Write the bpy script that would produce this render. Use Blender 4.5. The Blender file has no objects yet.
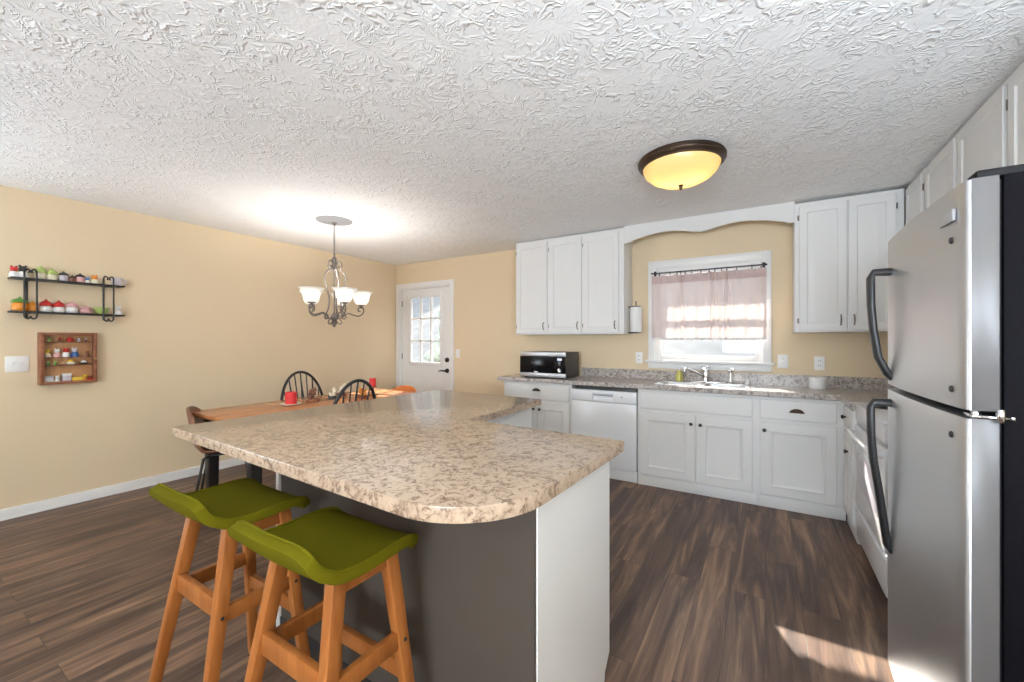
import bpy, bmesh, math, random
from mathutils import Vector, Matrix
random.seed(7)
PI = math.pi
SC = bpy.context.scene
COL = SC.collection

# ------------------------------------------------------------------ camera
CEIL, HC = 2.44, 1.306
cam_d = bpy.data.cameras.new('camera'); cam = bpy.data.objects.new('camera', cam_d); COL.objects.link(cam)
cam.location = (0, 0, HC)
cam.rotation_euler = (PI/2, 0, math.atan(253/411))
cam_d.sensor_width = 36; cam_d.sensor_fit = 'HORIZONTAL'; cam_d.lens = 36*411/1024
cam_d.clip_start = .02
SC.camera = cam

# ------------------------------------------------------------------ world, sun, lights, exposure
SC.view_settings.view_transform = 'Standard'; SC.view_settings.look = 'None'
SC.view_settings.gamma = 1; SC.view_settings.use_curve_mapping = False
SC.view_settings.exposure = .5
SC.cycles.use_denoising = True
SC.cycles.max_bounces = 10; SC.cycles.diffuse_bounces = 6; SC.cycles.transparent_max_bounces = 12
SC.cycles.sample_clamp_indirect = 8
SC.cycles.caustics_reflective = False; SC.cycles.caustics_refractive = False
W = bpy.data.worlds.new('sky'); SC.world = W; W.use_nodes = True
nt = W.node_tree; nt.nodes.clear()
sky = nt.nodes.new('ShaderNodeTexSky'); sky.sky_type = 'NISHITA'; sky.sun_disc = False
sky.sun_elevation = math.radians(31); sky.sun_rotation = math.radians(-23)
bg = nt.nodes.new('ShaderNodeBackground'); bg.inputs[1].default_value = .6
wo = nt.nodes.new('ShaderNodeOutputWorld')
hs = nt.nodes.new('ShaderNodeHueSaturation'); hs.inputs['Saturation'].default_value = .35     # hazy bright sky
nt.links.new(sky.outputs[0], hs.inputs['Color']); nt.links.new(hs.outputs[0], bg.inputs[0]); nt.links.new(bg.outputs[0], wo.inputs[0])

sd = bpy.data.lights.new('sun', 'SUN'); sd.energy = 15; sd.angle = .009; sd.color = (1, .93, .82)
sun = bpy.data.objects.new('sun', sd); COL.objects.link(sun)
sun.location = (-4, 12, 8)
sun.rotation_euler = Vector((.43, -1, -.6)).to_track_quat('-Z', 'Y').to_euler()

def area(name, loc, direction, sx, sy, power, color):
    d = bpy.data.lights.new(name, 'AREA'); d.shape = 'RECTANGLE'; d.size = sx; d.size_y = sy
    d.energy = power; d.color = color
    o = bpy.data.objects.new(name, d); COL.objects.link(o); o.location = loc
    o.rotation_euler = Vector(direction).to_track_quat('-Z', 'Z').to_euler()
    return o
FILL_TINT = (.77, .88, 1.0)
# added fill lights out of view, tilted up to brighten ceiling and room
area('fill_light_side', (1.27, .0, 1.5), (-.3, .5, 1), 1.0, 1.15, 66, FILL_TINT)
area('fill_light_rear', (.05, -2.97, 1.5), (0, 1, .8), 1.9, 1.25, 205, FILL_TINT)
area('fill_light_left', (-4.70, -1.0, 1.45), (.7, .4, .7), 1.6, 1.3, 48, FILL_TINT)
def portal(name, loc, sx, sy):
    o = area(name, loc, (0, -1, 0), sx, sy, 1, (1, 1, 1)); o.data.cycles.is_portal = True
portal('sky_portal_sink', (-.49, 4.52, 1.58), .96, .98)
portal('sky_portal_door', (-4.165, 4.52, 1.47), .62, .98)

# ------------------------------------------------------------------ materials
def srgb(r, g, b):
    f = lambda c: (c/255/12.92) if c/255 <= .04045 else ((c/255+.055)/1.055)**2.4
    return (f(r), f(g), f(b), 1)
class NT:
    def __init__(s, name):
        s.m = bpy.data.materials.new(name); s.m.use_nodes = True
        s.t = s.m.node_tree; s.p = s.t.nodes['Principled BSDF']
        s.out = s.t.nodes['Material Output']; s._tc = None
    def n(s, typ, **kw):
        o = s.t.nodes.new('ShaderNode'+typ)
        for k, v in kw.items(): setattr(o, k, v)
        return o
    def l(s, a, b): s.t.links.new(a, b)
    def obj(s, scale=(1, 1, 1), rot=(0, 0, 0)):
        if s._tc is None: s._tc = s.n('TexCoord')
        mp = s.n('Mapping'); mp.inputs['Scale'].default_value = scale; mp.inputs['Rotation'].default_value = rot
        s.l(s._tc.outputs['Object'], mp.inputs[0]); return mp.outputs[0]
    def noise(s, vec, scale, detail=4, rough=.5, dist=0):
        o = s.n('TexNoise'); o.inputs['Scale'].default_value = scale; o.inputs['Detail'].default_value = detail
        o.inputs['Roughness'].default_value = rough; o.inputs['Distortion'].default_value = dist
        s.l(vec, o.inputs['Vector']); return o.outputs['Fac']
    def ramp(s, fac, stops, mode='LINEAR'):
        o = s.n('ValToRGB'); cr = o.color_ramp; cr.interpolation = mode
        while len(cr.elements) < len(stops): cr.elements.new(.5)
        for e, (p, c) in zip(cr.elements, stops): e.position = p; e.color = c
        s.l(fac, o.inputs[0]); return o.outputs[0]
    def mix(s, fac, a, b, mode='MIX'):
        o = s.n('Mix', data_type='RGBA', blend_type=mode)
        for sock, v in ((o.inputs[0], fac), (o.inputs[6], a), (o.inputs[7], b)):
            if isinstance(v, (int, float, tuple)): sock.default_value = v
            else: s.l(v, sock)
        return o.outputs[2]
    def math(s, op, a, b=None, c=None):
        o = s.n('Math', operation=op)
        for i, v in enumerate((a, b, c)):
            if v is None: continue
            if isinstance(v, (int, float)): o.inputs[i].default_value = v
            else: s.l(v, o.inputs[i])
        return o.outputs[0]
    def bump(s, h, strength, dist):
        o = s.n('Bump'); o.inputs['Strength'].default_value = strength; o.inputs['Distance'].default_value = dist
        s.l(h, o.inputs['Height']); s.l(o.outputs[0], s.p.inputs['Normal']); return o
    def set(s, col=None, rough=None, metal=None, spec=None):
        for k, v in (('Base Color', col), ('Roughness', rough), ('Metallic', metal), ('Specular IOR Level', spec)):
            if v is None: continue
            if isinstance(v, (int, float, tuple)): s.p.inputs[k].default_value = v
            else: s.l(v, s.p.inputs[k])
        return s

def mat(name, rgb, rough=.5, metal=0, spec=.5, var=.06, scale=8, bump=0, coat=0):
    t = NT(name); v = t.obj()
    f = t.noise(v, scale, 3)
    a = tuple(c*(1-var) for c in rgb[:3])+(1,); b = tuple(min(1, c*(1+var)) for c in rgb[:3])+(1,)
    t.set(t.mix(f, a, b), rough, metal, spec)
    if bump: t.bump(t.noise(v, scale*14, 2), bump, .002)
    if coat: t.p.inputs['Coat Weight'].default_value = coat; t.p.inputs['Coat Roughness'].default_value = .1
    return t.m

M = {}
M['wall'] = mat('tan wall paint', (.76, .622, .43), .7, spec=.3, var=.02, scale=2, bump=.08)
M['white'] = mat('white cabinet paint', (.745, .74, .725), .38, var=.015, scale=3)
M['trim'] = mat('white trim paint', (.84, .84, .83), .35, var=.015)
M['appl'] = mat('white appliance enamel', (.80, .81, .83), .22, var=.01)
M['black'] = mat('black metal', (.016, .015, .015), .42, var=.15)
M['bronze'] = mat('oil rubbed bronze', (.085, .055, .038), .38, metal=.75, var=.25, scale=14)
M['iron'] = mat('brushed pewter iron', (.20, .17, .15), .4, metal=.7, var=.3, scale=30)
M['chrome'] = mat('chrome', (.75, .76, .78), .12, metal=1, var=.02)
M['kick'] = mat('black vinyl base', (.02, .018, .017), .5)
M['taupe'] = mat('dark taupe panel', (.075, .061, .050), .6, spec=.2, var=.04, scale=3)  # one even dark tone over the whole seating-side panel
M['plate'] = mat('white plastic plate', (.85, .85, .83), .35, var=.01)
M['blkplastic'] = mat('black handle plastic', (.022, .022, .023), .35, var=.1)
M['gasket'] = mat('dark gasket', (.014, .014, .015), .6, spec=.1)
M['fridgeside'] = mat('black fridge case', (.006, .0055, .007), .55, spec=.03, var=.1, bump=.15, scale=20)
M['screen'] = mat('black microwave glass', (.005, .005, .006), .14, spec=.3, var=.02)
M['graymetal'] = mat('charcoal case', (.045, .043, .042), .4)
M['greyplastic'] = mat('grey plastic', (.42, .42, .43), .45)
M['medallion'] = mat('grey ceiling plate', (.24, .24, .25), .5)
M['leather'] = mat('brown leather', (.20, .078, .038), .42, var=.2, scale=10, bump=.15)
M['caramel'] = mat('caramel leather', (.62, .20, .05), .42, var=.15, scale=10, bump=.15)
M['windsor'] = mat('black painted wood', (.018, .016, .015), .35, var=.15)
M['paper'] = mat('white paper towel', (.86, .86, .85), .9, var=.02, bump=.3, scale=30)
M['lace'] = mat('white lace', (.85, .83, .82), .9, var=.05, scale=60)
M['ground'] = mat('blue grey yard', (.15, .16, .17), .9, var=.3, scale=3)
M['hill'] = mat('hazy wooded hillside', (.20, .205, .20), .9, var=.4, scale=1.2)
M['leaf'] = mat('grey green foliage', (.42, .46, .38), .8, var=.6, scale=3)
M['bark'] = mat('tree bark', (.16, .13, .10), .9, var=.3)
M['soffit'] = mat('white soffit board', (.75, .75, .74), .6)
M['brass'] = mat('brass', (.55, .38, .14), .3, metal=.9)
def paint(name, rgb, rough=.3): return mat(name, rgb, rough, var=.05, scale=20)
M['red'] = paint('red glaze', (.55, .03, .025)); M['orange'] = paint('orange glaze', (.75, .27, .03))
M['green'] = paint('lime glaze', (.42, .52, .16)); M['leafgreen'] = paint('green glaze', (.12, .30, .06))
M['cream'] = paint('cream glaze', (.80, .72, .55)); M['pink'] = paint('pink glaze', (.75, .42, .42))
M['blue'] = paint('blue glaze', (.05, .16, .42)); M['ceramic'] = paint('white glaze', (.82, .81, .78))
M['lav'] = paint('lavender grey glaze', (.60, .56, .62)); M['yellow'] = paint('yellow glaze', (.80, .55, .05))
M['brown'] = paint('brown glaze', (.22, .09, .05)); M['blackglaze'] = paint('black glaze', (.02, .02, .02))
M['wax'] = paint('red candle wax', (.68, .03, .03), .5)

def m_ceiling():
    t = NT('stomped white ceiling'); t.set((.95, .95, .945, 1), .85, 0, .2)
    base = t.obj()
    def stomp(scale, off, N):
        mp = t.n('Mapping'); mp.inputs['Scale'].default_value = (scale,)*3; mp.inputs['Location'].default_value = off
        t.l(base, mp.inputs[0])
        vo = t.n('TexVoronoi', voronoi_dimensions='2D'); vo.inputs['Scale'].default_value = 1; vo.inputs['Randomness'].default_value = .9
        t.l(mp.outputs[0], vo.inputs['Vector'])
        sub = t.n('VectorMath', operation='SUBTRACT'); t.l(mp.outputs[0], sub.inputs[0]); t.l(vo.outputs['Position'], sub.inputs[1])
        sx = t.n('SeparateXYZ'); t.l(sub.outputs[0], sx.inputs[0])
        ang = t.math('ARCTAN2', sx.outputs[1], sx.outputs[0])
        r = vo.outputs['Distance']
        rs = t.n('SeparateColor'); t.l(vo.outputs['Color'], rs.inputs[0])
        warp = t.noise(mp.outputs[0], 5, 2)
        cb = t.n('CombineXYZ')
        t.l(t.math('ADD', t.math('MULTIPLY', ang, N), t.math('MULTIPLY', warp, 3.0)), cb.inputs[0])
        t.l(t.math('MULTIPLY', r, 3.2), cb.inputs[1]); t.l(t.math('MULTIPLY', rs.outputs[0], 60), cb.inputs[2])
        nz = t.noise(cb.outputs[0], 1.0, 1.5, .5, .6)
        d = t.math('ABSOLUTE', t.math('SUBTRACT', nz, .5))
        ridge = t.n('MapRange', interpolation_type='SMOOTHSTEP')
        ridge.inputs['From Min'].default_value = 0; ridge.inputs['From Max'].default_value = .07
        ridge.inputs['To Min'].default_value = 1; ridge.inputs['To Max'].default_value = 0
        t.l(d, ridge.inputs[0])
        fade = t.n('MapRange', interpolation_type='SMOOTHSTEP'); fade.inputs['From Min'].default_value = .04; fade.inputs['From Max'].default_value = .16
        t.l(r, fade.inputs[0])
        patch = t.noise(mp.outputs[0], 1.6, 1)
        pm = t.n('MapRange', interpolation_type='SMOOTHSTEP'); pm.inputs['From Min'].default_value = .36; pm.inputs['From Max'].default_value = .6
        t.l(patch, pm.inputs[0])
        return t.math('MULTIPLY', t.math('MULTIPLY', ridge.outputs[0], fade.outputs[0]), pm.outputs[0])
    a = stomp(2.6, (0, 0, 0), 3.2); b = stomp(3.1, (3.3, 1.7, 0), 2.8)
    h = t.math('ADD', t.math('MAXIMUM', a, b), t.math('MULTIPLY', t.noise(base, 60, 3), .25))
    t.bump(h, .42, .016)
    return t.m
M['ceiling'] = m_ceiling()

def m_floor():
    t = NT('brown vinyl plank'); v = t.obj((1, 1, 1), (0, 0, PI/2))
    br = t.n('TexBrick'); br.offset = .37; br.inputs['Scale'].default_value = 1
    br.inputs['Mortar Size'].default_value = .0012; br.inputs['Mortar Smooth'].default_value = .1
    br.inputs['Brick Width'].default_value = 1.22; br.inputs['Row Height'].default_value = .152
    br.inputs['Color1'].default_value = (0, 0, 0, 1); br.inputs['Color2'].default_value = (1, 1, 1, 1); br.inputs['Mortar'].default_value = (.5, .5, .5, 1)
    t.l(v, br.inputs['Vector'])
    pid = br.outputs['Color']
    # grain, shifted per plank
    st = t.obj((9, .75, 1))
    ad = t.n('VectorMath', operation='ADD'); t.l(st, ad.inputs[0])
    mu = t.n('VectorMath', operation='SCALE'); mu.inputs['Scale'].default_value = 37; t.l(pid, mu.inputs[0]); t.l(mu.outputs[0], ad.inputs[1])
    g1 = t.noise(ad.outputs[0], 1.3, 6, .62, 1.1)
    st2 = t.obj((70, 2.5, 1)); g2 = t.noise(st2, 1, 3, .6, .3)
    base = t.ramp(g1, [(.30, srgb(62, 47, 40)), (.44, srgb(86, 67, 57)), (.55, srgb(114, 90, 75)), (.70, srgb(154, 126, 102))])
    tint = t.ramp(pid, [(0, (.78, .78, .80, 1)), (.5, (1, .98, .95, 1)), (1, (1.16, 1.12, 1.06, 1))])
    c = t.mix(1, base, tint, 'MULTIPLY')
    fine = t.ramp(g2, [(.3, (.74, .72, .70, 1)), (.6, (1.06, 1.06, 1.06, 1))])
    c = t.mix(.8, c, fine, 'MULTIPLY')
    c = t.mix(t.math('MULTIPLY', br.outputs['Fac'], .75), c, (.03, .022, .018, 1))
    t.set(c, t.math('ADD', t.math('MULTIPLY', g1, .12), .36), 0, .4)
    t.bump(t.math('SUBTRACT', t.math('MULTIPLY', g2, .15), br.outputs['Fac']), .25, .002)
    return t.m
M['floor'] = m_floor()

def m_counter(name, light, mid, dark, vein, rough=.22):
    t = NT(name); v = t.obj()
    n1 = t.noise(v, 13, 4, .55, 2.6); n2 = t.noise(v, 24, 4, .5, 1.6); n3 = t.noise(v, 7, 3)
    c = t.ramp(n2, [(.34, mid), (.5, light), (.7, tuple(min(1, x*1.12) for x in light[:3])+(1,))])
    ridge = t.math('ABSOLUTE', t.math('SUBTRACT', n1, .5))
    rm = t.ramp(ridge, [(0, (1, 1, 1, 1)), (.042, (0, 0, 0, 1))])
    gate = t.ramp(n2, [(.40, (1, 1, 1, 1)), (.58, (.12, .12, .12, 1))])
    c = t.mix(t.math('MULTIPLY', t.math('MULTIPLY', rm, gate), .85), c, vein)
    sp = t.ramp(t.noise(v, 48, 3, .5, 1.2), [(.35, (1, 1, 1, 1)), (.42, (0, 0, 0, 1))])
    c = t.mix(t.math('MULTIPLY', sp, .6), c, dark)
    c = t.mix(t.math('MULTIPLY', n3, .18), c, mid)
    t.set(c, rough, 0, .5)
    return t.m
M['isl'] = m_counter('beige granite laminate', srgb(178, 156, 134), srgb(148, 125, 105), srgb(88, 70, 60), srgb(104, 82, 68), .17)
M['ctr'] = m_counter('grey speckled laminate', srgb(194, 186, 180), srgb(146, 136, 130), srgb(82, 72, 68), srgb(98, 86, 80))

def m_wood(name, a, b, axis=2, rough=.4, scale=1.0):
    t = NT(name); s = [14*scale]*3; s[axis] = 1.3*scale; v = t.obj(tuple(s))
    g = t.noise(v, 1.6, 5, .6, .8); t.set(t.ramp(g, [(.3, a), (.7, b)]), rough, 0, .4)
    t.bump(g, .08, .001); return t.m
M['beech'] = m_wood('orange beech', srgb(142, 82, 36), srgb(170, 106, 52), 2)
M['tabletop'] = m_wood('honey table wood', srgb(158, 98, 58), srgb(196, 136, 90), 1, .25)
M['case'] = m_wood('walnut case wood', srgb(120, 70, 46), srgb(160, 104, 72), 1)
M['caseback'] = m_wood('pale case back', srgb(186, 136, 92), srgb(206, 160, 112), 2)

def m_fabric():
    t = NT('olive wool'); v = t.obj()
    n = t.noise(v, 900, 2); n2 = t.noise(v, 12, 3)
    t.set(t.mix(n2, t.mix(n, srgb(78, 74, 8), srgb(110, 103, 20)), srgb(95, 89, 13)), .95, 0, .05)
    t.bump(n, .25, .001); return t.m
M['olive'] = m_fabric()

def m_steel(name, col, rough):
    t = NT(name); v = t.obj((1.5, 1.5, 260))
    n = t.noise(v, 1, 2); big = t.noise(t.obj((1, 1, 1)), 3, 2)
    t.set(t.mix(n, tuple(c*.93 for c in col)+(1,), tuple(col)+(1,)), t.math('ADD', t.math('MULTIPLY', n, .1), rough), 1)
    t.bump(big, .02, .01)
    return t.m
M['steel'] = m_steel('brushed stainless', (.645, .66, .68), .34)
M['steeledge'] = mat('satin grey door edge', (.105, .10, .10), .3, spec=.4, var=.04)
M['sink'] = m_steel('sink steel', (.72, .73, .74), .22)

def m_glass():
    t = NT('window glass'); t.t.nodes.remove(t.p)
    tr = t.n('BsdfTransparent'); gl = t.n('BsdfGlossy'); gl.inputs['Roughness'].default_value = .02
    lw = t.n('LayerWeight'); lw.inputs[0].default_value = .5
    fr = t.math('ADD', t.math('MULTIPLY', t.math('POWER', lw.outputs['Facing'], 4), .5), .007)
    mx = t.n('MixShader'); t.l(fr, mx.inputs[0]); t.l(tr.outputs[0], mx.inputs[1]); t.l(gl.outputs[0], mx.inputs[2])
    t.l(mx.outputs[0], t.out.inputs[0]); return t.m
M['glass'] = m_glass()
def m_frost(name, col, wt, emis=0):
    t = NT(name); t.t.nodes.remove(t.p)
    df = t.n('BsdfDiffuse'); df.inputs[0].default_value = col
    tl = t.n('BsdfTranslucent')
    nz = t.noise(t.obj(), 9, 3, .6, 1.5)
    t.l(t.mix(nz, col, tuple(min(1, c*1.12) for c in col[:3])+(1,)), tl.inputs[0])
    mx = t.n('MixShader'); mx.inputs[0].default_value = wt
    t.l(df.outputs[0], mx.inputs[1]); t.l(tl.outputs[0], mx.inputs[2])
    gl = t.n('BsdfGlossy'); gl.inputs['Roughness'].default_value = .25
    m2 = t.n('MixShader'); m2.inputs[0].default_value = .05
    t.l(mx.outputs[0], m2.inputs[1]); t.l(gl.outputs[0], m2.inputs[2]); t.l(m2.outputs[0], t.out.inputs[0]); return t.m
M['amber'] = m_frost('amber alabaster glass', (.82, .64, .32, 1), .45)
M['opal'] = m_frost('white opal glass', (.88, .87, .84, 1), .6)
def m_sheer(name, col, through, wt):
    t = NT(name); t.t.nodes.remove(t.p)
    tl = t.n('BsdfTranslucent'); tl.inputs[0].default_value = col
    df = t.n('BsdfDiffuse'); df.inputs[0].default_value = col
    tr = t.n('BsdfTransparent')
    a = t.n('MixShader'); a.inputs[0].default_value = wt; t.l(df.outputs[0], a.inputs[1]); t.l(tl.outputs[0], a.inputs[2])
    b = t.n('MixShader'); b.inputs[0].default_value = through; t.l(a.outputs[0], b.inputs[1]); t.l(tr.outputs[0], b.inputs[2])
    t.l(b.outputs[0], t.out.inputs[0]); return t.m
M['curtain'] = m_sheer('sheer blush curtain', (.74, .64, .62, 1), .08, .17)
M['heading'] = m_sheer('doubled blush heading', (.60, .46, .44, 1), .02, .07)
def m_emit(name, col, s):
    t = NT(name); t.set((.02, .02, .03, 1), .3); t.p.inputs['Emission Color'].default_value = col; t.p.inputs['Emission Strength'].default_value = s; return t.m
M['display'] = m_emit('lit clock display', (.75, .78, 1, 1), .8)
def m_liquid():
    t = NT('green dish soap'); t.set(srgb(222, 218, 120), .15); t.p.inputs['Transmission Weight'].default_value = .15; return t.m
M['soap'] = m_liquid()

# ------------------------------------------------------------------ geometry helpers
def BM(): return bmesh.new()
def box(bm, x0, x1, y0, y1, z0, z1, bev=0, seg=2):
    r = bmesh.ops.create_cube(bm, size=1)
    vs = r['verts']
    for v in vs:
        v.co = Vector(((x0+x1)/2+v.co.x*(x1-x0), (y0+y1)/2+v.co.y*(y1-y0), (z0+z1)/2+v.co.z*(z1-z0)))
    if bev:
        es = list({e for v in vs for e in v.link_edges})
        bmesh.ops.bevel(bm, geom=es, offset=bev, segments=seg, affect='EDGES', profile=.5)
def frame_of(d):
    d = d.normalized(); u = d.cross(Vector((0, 0, 1)))
    if u.length < 1e-3: u = Vector((1, 0, 0))
    u.normalize(); return u, d.cross(u).normalized()
def bar(bm, p0, p1, w0, d0, w1=None, d1=None, side=None):
    p0, p1 = Vector(p0), Vector(p1); w1 = w0 if w1 is None else w1; d1 = d0 if d1 is None else d1
    d = (p1-p0).normalized()
    u = Vector(side) if side else frame_of(d)[0]
    u = (u-d*u.dot(d)).normalized(); v = d.cross(u)
    vs = []
    for p, w, e in ((p0, w0, d0), (p1, w1, d1)):
        for a, b in ((-1, -1), (1, -1), (1, 1), (-1, 1)): vs.append(bm.verts.new(p+u*a*w/2+v*b*e/2))
    fs = [(3, 2, 1, 0), (4, 5, 6, 7)]+[(i, (i+1) % 4, 4+(i+1) % 4, 4+i) for i in range(4)]
    ff = [bm.faces.new([vs[i] for i in f]) for f in fs]
    bmesh.ops.recalc_face_normals(bm, faces=ff)
    es = list({e for f in ff for e in f.edges})
    bmesh.ops.bevel(bm, geom=es, offset=min(w0, d0, w1, d1)*.14, segments=2, affect='EDGES', profile=.5)
def tube(bm, pts, r, seg=10, caps=True):
    pts = [Vector(p) for p in pts]; n = len(pts)
    rs = r if isinstance(r, (list, tuple)) else [r]*n
    rings = []; prev = None
    for i, p in enumerate(pts):
        t = (pts[min(i+1, n-1)]-pts[max(i-1, 0)]).normalized()
        if prev is None: u = frame_of(t)[0]
        else:
            u = prev-t*prev.dot(t); u.normalize()
        prev = u; w = t.cross(u)
        rings.append([bm.verts.new(p+(u*math.cos(2*PI*k/seg)+w*math.sin(2*PI*k/seg))*rs[i]) for k in range(seg)])
    for a, b in zip(rings, rings[1:]):
        for k in range(seg): bm.faces.new((a[k], a[(k+1) % seg], b[(k+1) % seg], b[k]))
    if caps: bm.faces.new(rings[0][::-1]); bm.faces.new(rings[-1])
def lathe(bm, prof, c=(0, 0, 0), seg=24, axis=None):
    c = Vector(c); ax = Vector(axis).normalized() if axis else Vector((0, 0, 1))
    u, w = frame_of(ax) if axis else (Vector((1, 0, 0)), Vector((0, 1, 0)))
    rings = []
    for r, z in prof:
        if r < 1e-5: rings.append([bm.verts.new(c+ax*z)])
        else: rings.append([bm.verts.new(c+ax*z+(u*math.cos(2*PI*k/seg)+w*math.sin(2*PI*k/seg))*r) for k in range(seg)])
    fs = []
    for a, b in zip(rings, rings[1:]):
        for k in range(seg):
            k2 = (k+1) % seg
            if len(a) == 1 and len(b) == 1: continue
            if len(a) == 1: q = (a[0], b[k2], b[k])
            elif len(b) == 1: q = (a[k], a[k2], b[0])
            else: q = (a[k], a[k2], b[k2], b[k])
            fs.append(bm.faces.new(q))
    bmesh.ops.recalc_face_normals(bm, faces=fs)
def prism(bm, poly, z0, z1, bev=0):
    lo = [bm.verts.new((x, y, z0)) for x, y in poly]; hi = [bm.verts.new((x, y, z1)) for x, y in poly]
    n = len(poly); top = bm.faces.new(hi); bm.faces.new(lo[::-1])
    for i in range(n): bm.faces.new((lo[i], lo[(i+1) % n], hi[(i+1) % n], hi[i]))
    bmesh.ops.recalc_face_normals(bm, faces=list(bm.faces))
    if bev: bmesh.ops.bevel(bm, geom=list(top.edges), offset=bev, segments=2, affect='EDGES', profile=.5)
def grid(bm, f, nu, nv):
    g = [[bm.verts.new(f(i/nu, j/nv)) for j in range(nv+1)] for i in range(nu+1)]
    for i in range(nu):
        for j in range(nv): bm.faces.new((g[i][j], g[i+1][j], g[i+1][j+1], g[i][j+1]))
    return g
def panel(bm, x0, x1, z0, z1, y, steps, t):
    """front at y facing -y, ring steps (inset, depth into +y), slab thickness t"""
    rings = [[(x0, y+t, z0), (x1, y+t, z0), (x1, y+t, z1), (x0, y+t, z1)]]
    for ins, dep in steps:
        rings.append([(x0+ins, y+dep, z0+ins), (x1-ins, y+dep, z0+ins), (x1-ins, y+dep, z1-ins), (x0+ins, y+dep, z1-ins)])
    vr = [[bm.verts.new(p) for p in r] for r in rings]
    fs = [bm.faces.new(vr[0])]
    for a, b in zip(vr, vr[1:]):
        for k in range(4): fs.append(bm.faces.new((a[k], a[(k+1) % 4], b[(k+1) % 4], b[k])))
    fs.append(bm.faces.new(vr[-1])); bmesh.ops.recalc_face_normals(bm, faces=fs)
def sphere(bm, c, r, sx=1, sy=1, sz=1, u=16, v=10):
    q = bmesh.ops.create_uvsphere(bm, u_segments=u, v_segments=v, radius=r)
    for p in q['verts']: p.co = Vector((c[0]+p.co.x*sx, c[1]+p.co.y*sy, c[2]+p.co.z*sz))

def obj(name, bm, m, parent=None, smooth=38, loc=None):
    me = bpy.data.meshes.new(name)
    if smooth:
        lim = math.radians(smooth)
        for f in bm.faces: f.smooth = True
        for e in bm.edges:
            if len(e.link_faces) == 2 and e.calc_face_angle(0) > lim: e.smooth = False
    bm.to_mesh(me); bm.free()
    me.materials.append(M[m] if isinstance(m, str) else m)
    o = bpy.data.objects.new(name, me); COL.objects.link(o)
    if parent is not None: o.parent = parent
    if loc: o.location = loc
    return o
def part_box(name, parent, m, *b, bev=.002):
    bm = BM(); box(bm, *b, bev=bev); return obj(name, bm, m, parent)
def tag(o, label, cat, group=None):
    o['label'] = label; o['category'] = cat
    if group: o['group'] = group
    return o
def thing(name, label, cat, loc=(0, 0, 0), rz=0, group=None):
    o = bpy.data.objects.new(name, None); COL.objects.link(o); o.location = loc; o.rotation_euler = (0, 0, rz)
    o.empty_display_size = .1
    return tag(o, label, cat, group)
def struct(name, bm, m, parent=None, smooth=38):
    o = obj(name, bm, m, parent, smooth)
    if parent is None: o['kind'] = 'structure'
    return o
def dup(root, loc, rz=None, label=None):
    r = root.copy(); COL.objects.link(r); r.location = loc
    if rz is not None: r.rotation_euler = (0, 0, rz)
    if label: r['label'] = label
    for ch in list(root.children):
        c = ch.copy(); COL.objects.link(c); c.parent = r
        for g in list(ch.children):
            d = g.copy(); COL.objects.link(d); d.parent = c
    return r

# ------------------------------------------------------------------ room shell
XL, XR, YB, YR = -4.73, 1.20, 4.36, -3.0
b = BM(); box(b, XL-.12, XR+.12, YR-.12, YB+.14, -.1, 0); struct('floor', b, 'floor', smooth=0)
b = BM(); box(b, XL-.12, XR+.12, YR-.12, YB+.14, CEIL, CEIL+.1); struct('ceiling', b, 'ceiling', smooth=0)
def holed(bm, fix, a0, a1, z0, z1, holes, axis):
    """wall slab along axis with rectangular holes (a0,a1,z0,z1), fix=(lo,hi) thickness"""
    def bb(p0, p1, q0, q1):
        if axis == 'x': box(bm, p0, p1, fix[0], fix[1], q0, q1)
        else: box(bm, fix[0], fix[1], p0, p1, q0, q1)
    cur = a0
    for h0, h1, y0, y1 in sorted(holes):
        bb(cur, h0, z0, z1)
        if y0 > z0: bb(h0, h1, z0, y0)
        bb(h0, h1, y1, z1); cur = h1
    bb(cur, a1, z0, z1)
b = BM(); holed(b, (XL-.12, XL), YR-.12, YB+.14, 0, CEIL, [(-1.8, -.2, .78, 2.1)], 'y'); struct('wall_left', b, 'wall', smooth=0)
DO = (-4.655, -3.675, 0, 2.085); WI = (-.965, -.01, 1.10, 2.06)
b = BM(); holed(b, (YB, YB+.14), XL, XR+.12, 0, CEIL, [DO, WI], 'x'); struct('wall_back', b, 'wall', smooth=0)
b = BM(); holed(b, (XR, XR+.12), YR, YB, 0, CEIL, [(-.5, .5, .9, 2.1)], 'y'); struct('wall_right', b, 'wall', smooth=0)
b = BM(); holed(b, (YR-.12, YR), XL, XR, 0, CEIL, [(-.9, 1.0, .87, 2.13)], 'x'); struct('wall_rear', b, 'wall', smooth=0)
def baseboard(name, x0, x1, y0, y1):
    b = BM(); box(b, x0, x1, y0, y1, 0, .082, .002)
    if x1-x0 < y1-y0: box(b, x0 if x0 < -2 else x0-.006, x1+.006 if x0 < -2 else x1, y0, y1, 0, .016, .003)
    else: box(b, x0, x1, y0-.006, y1, 0, .016, .003)
    struct(name, b, 'trim')
baseboard('baseboard_left', XL, XL+.014, YR, YB)
baseboard('baseboard_back', -3.59, -2.46, YB-.014, YB)
baseboard('baseboard_right', XR-.014, XR, YR, 1.35)

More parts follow.
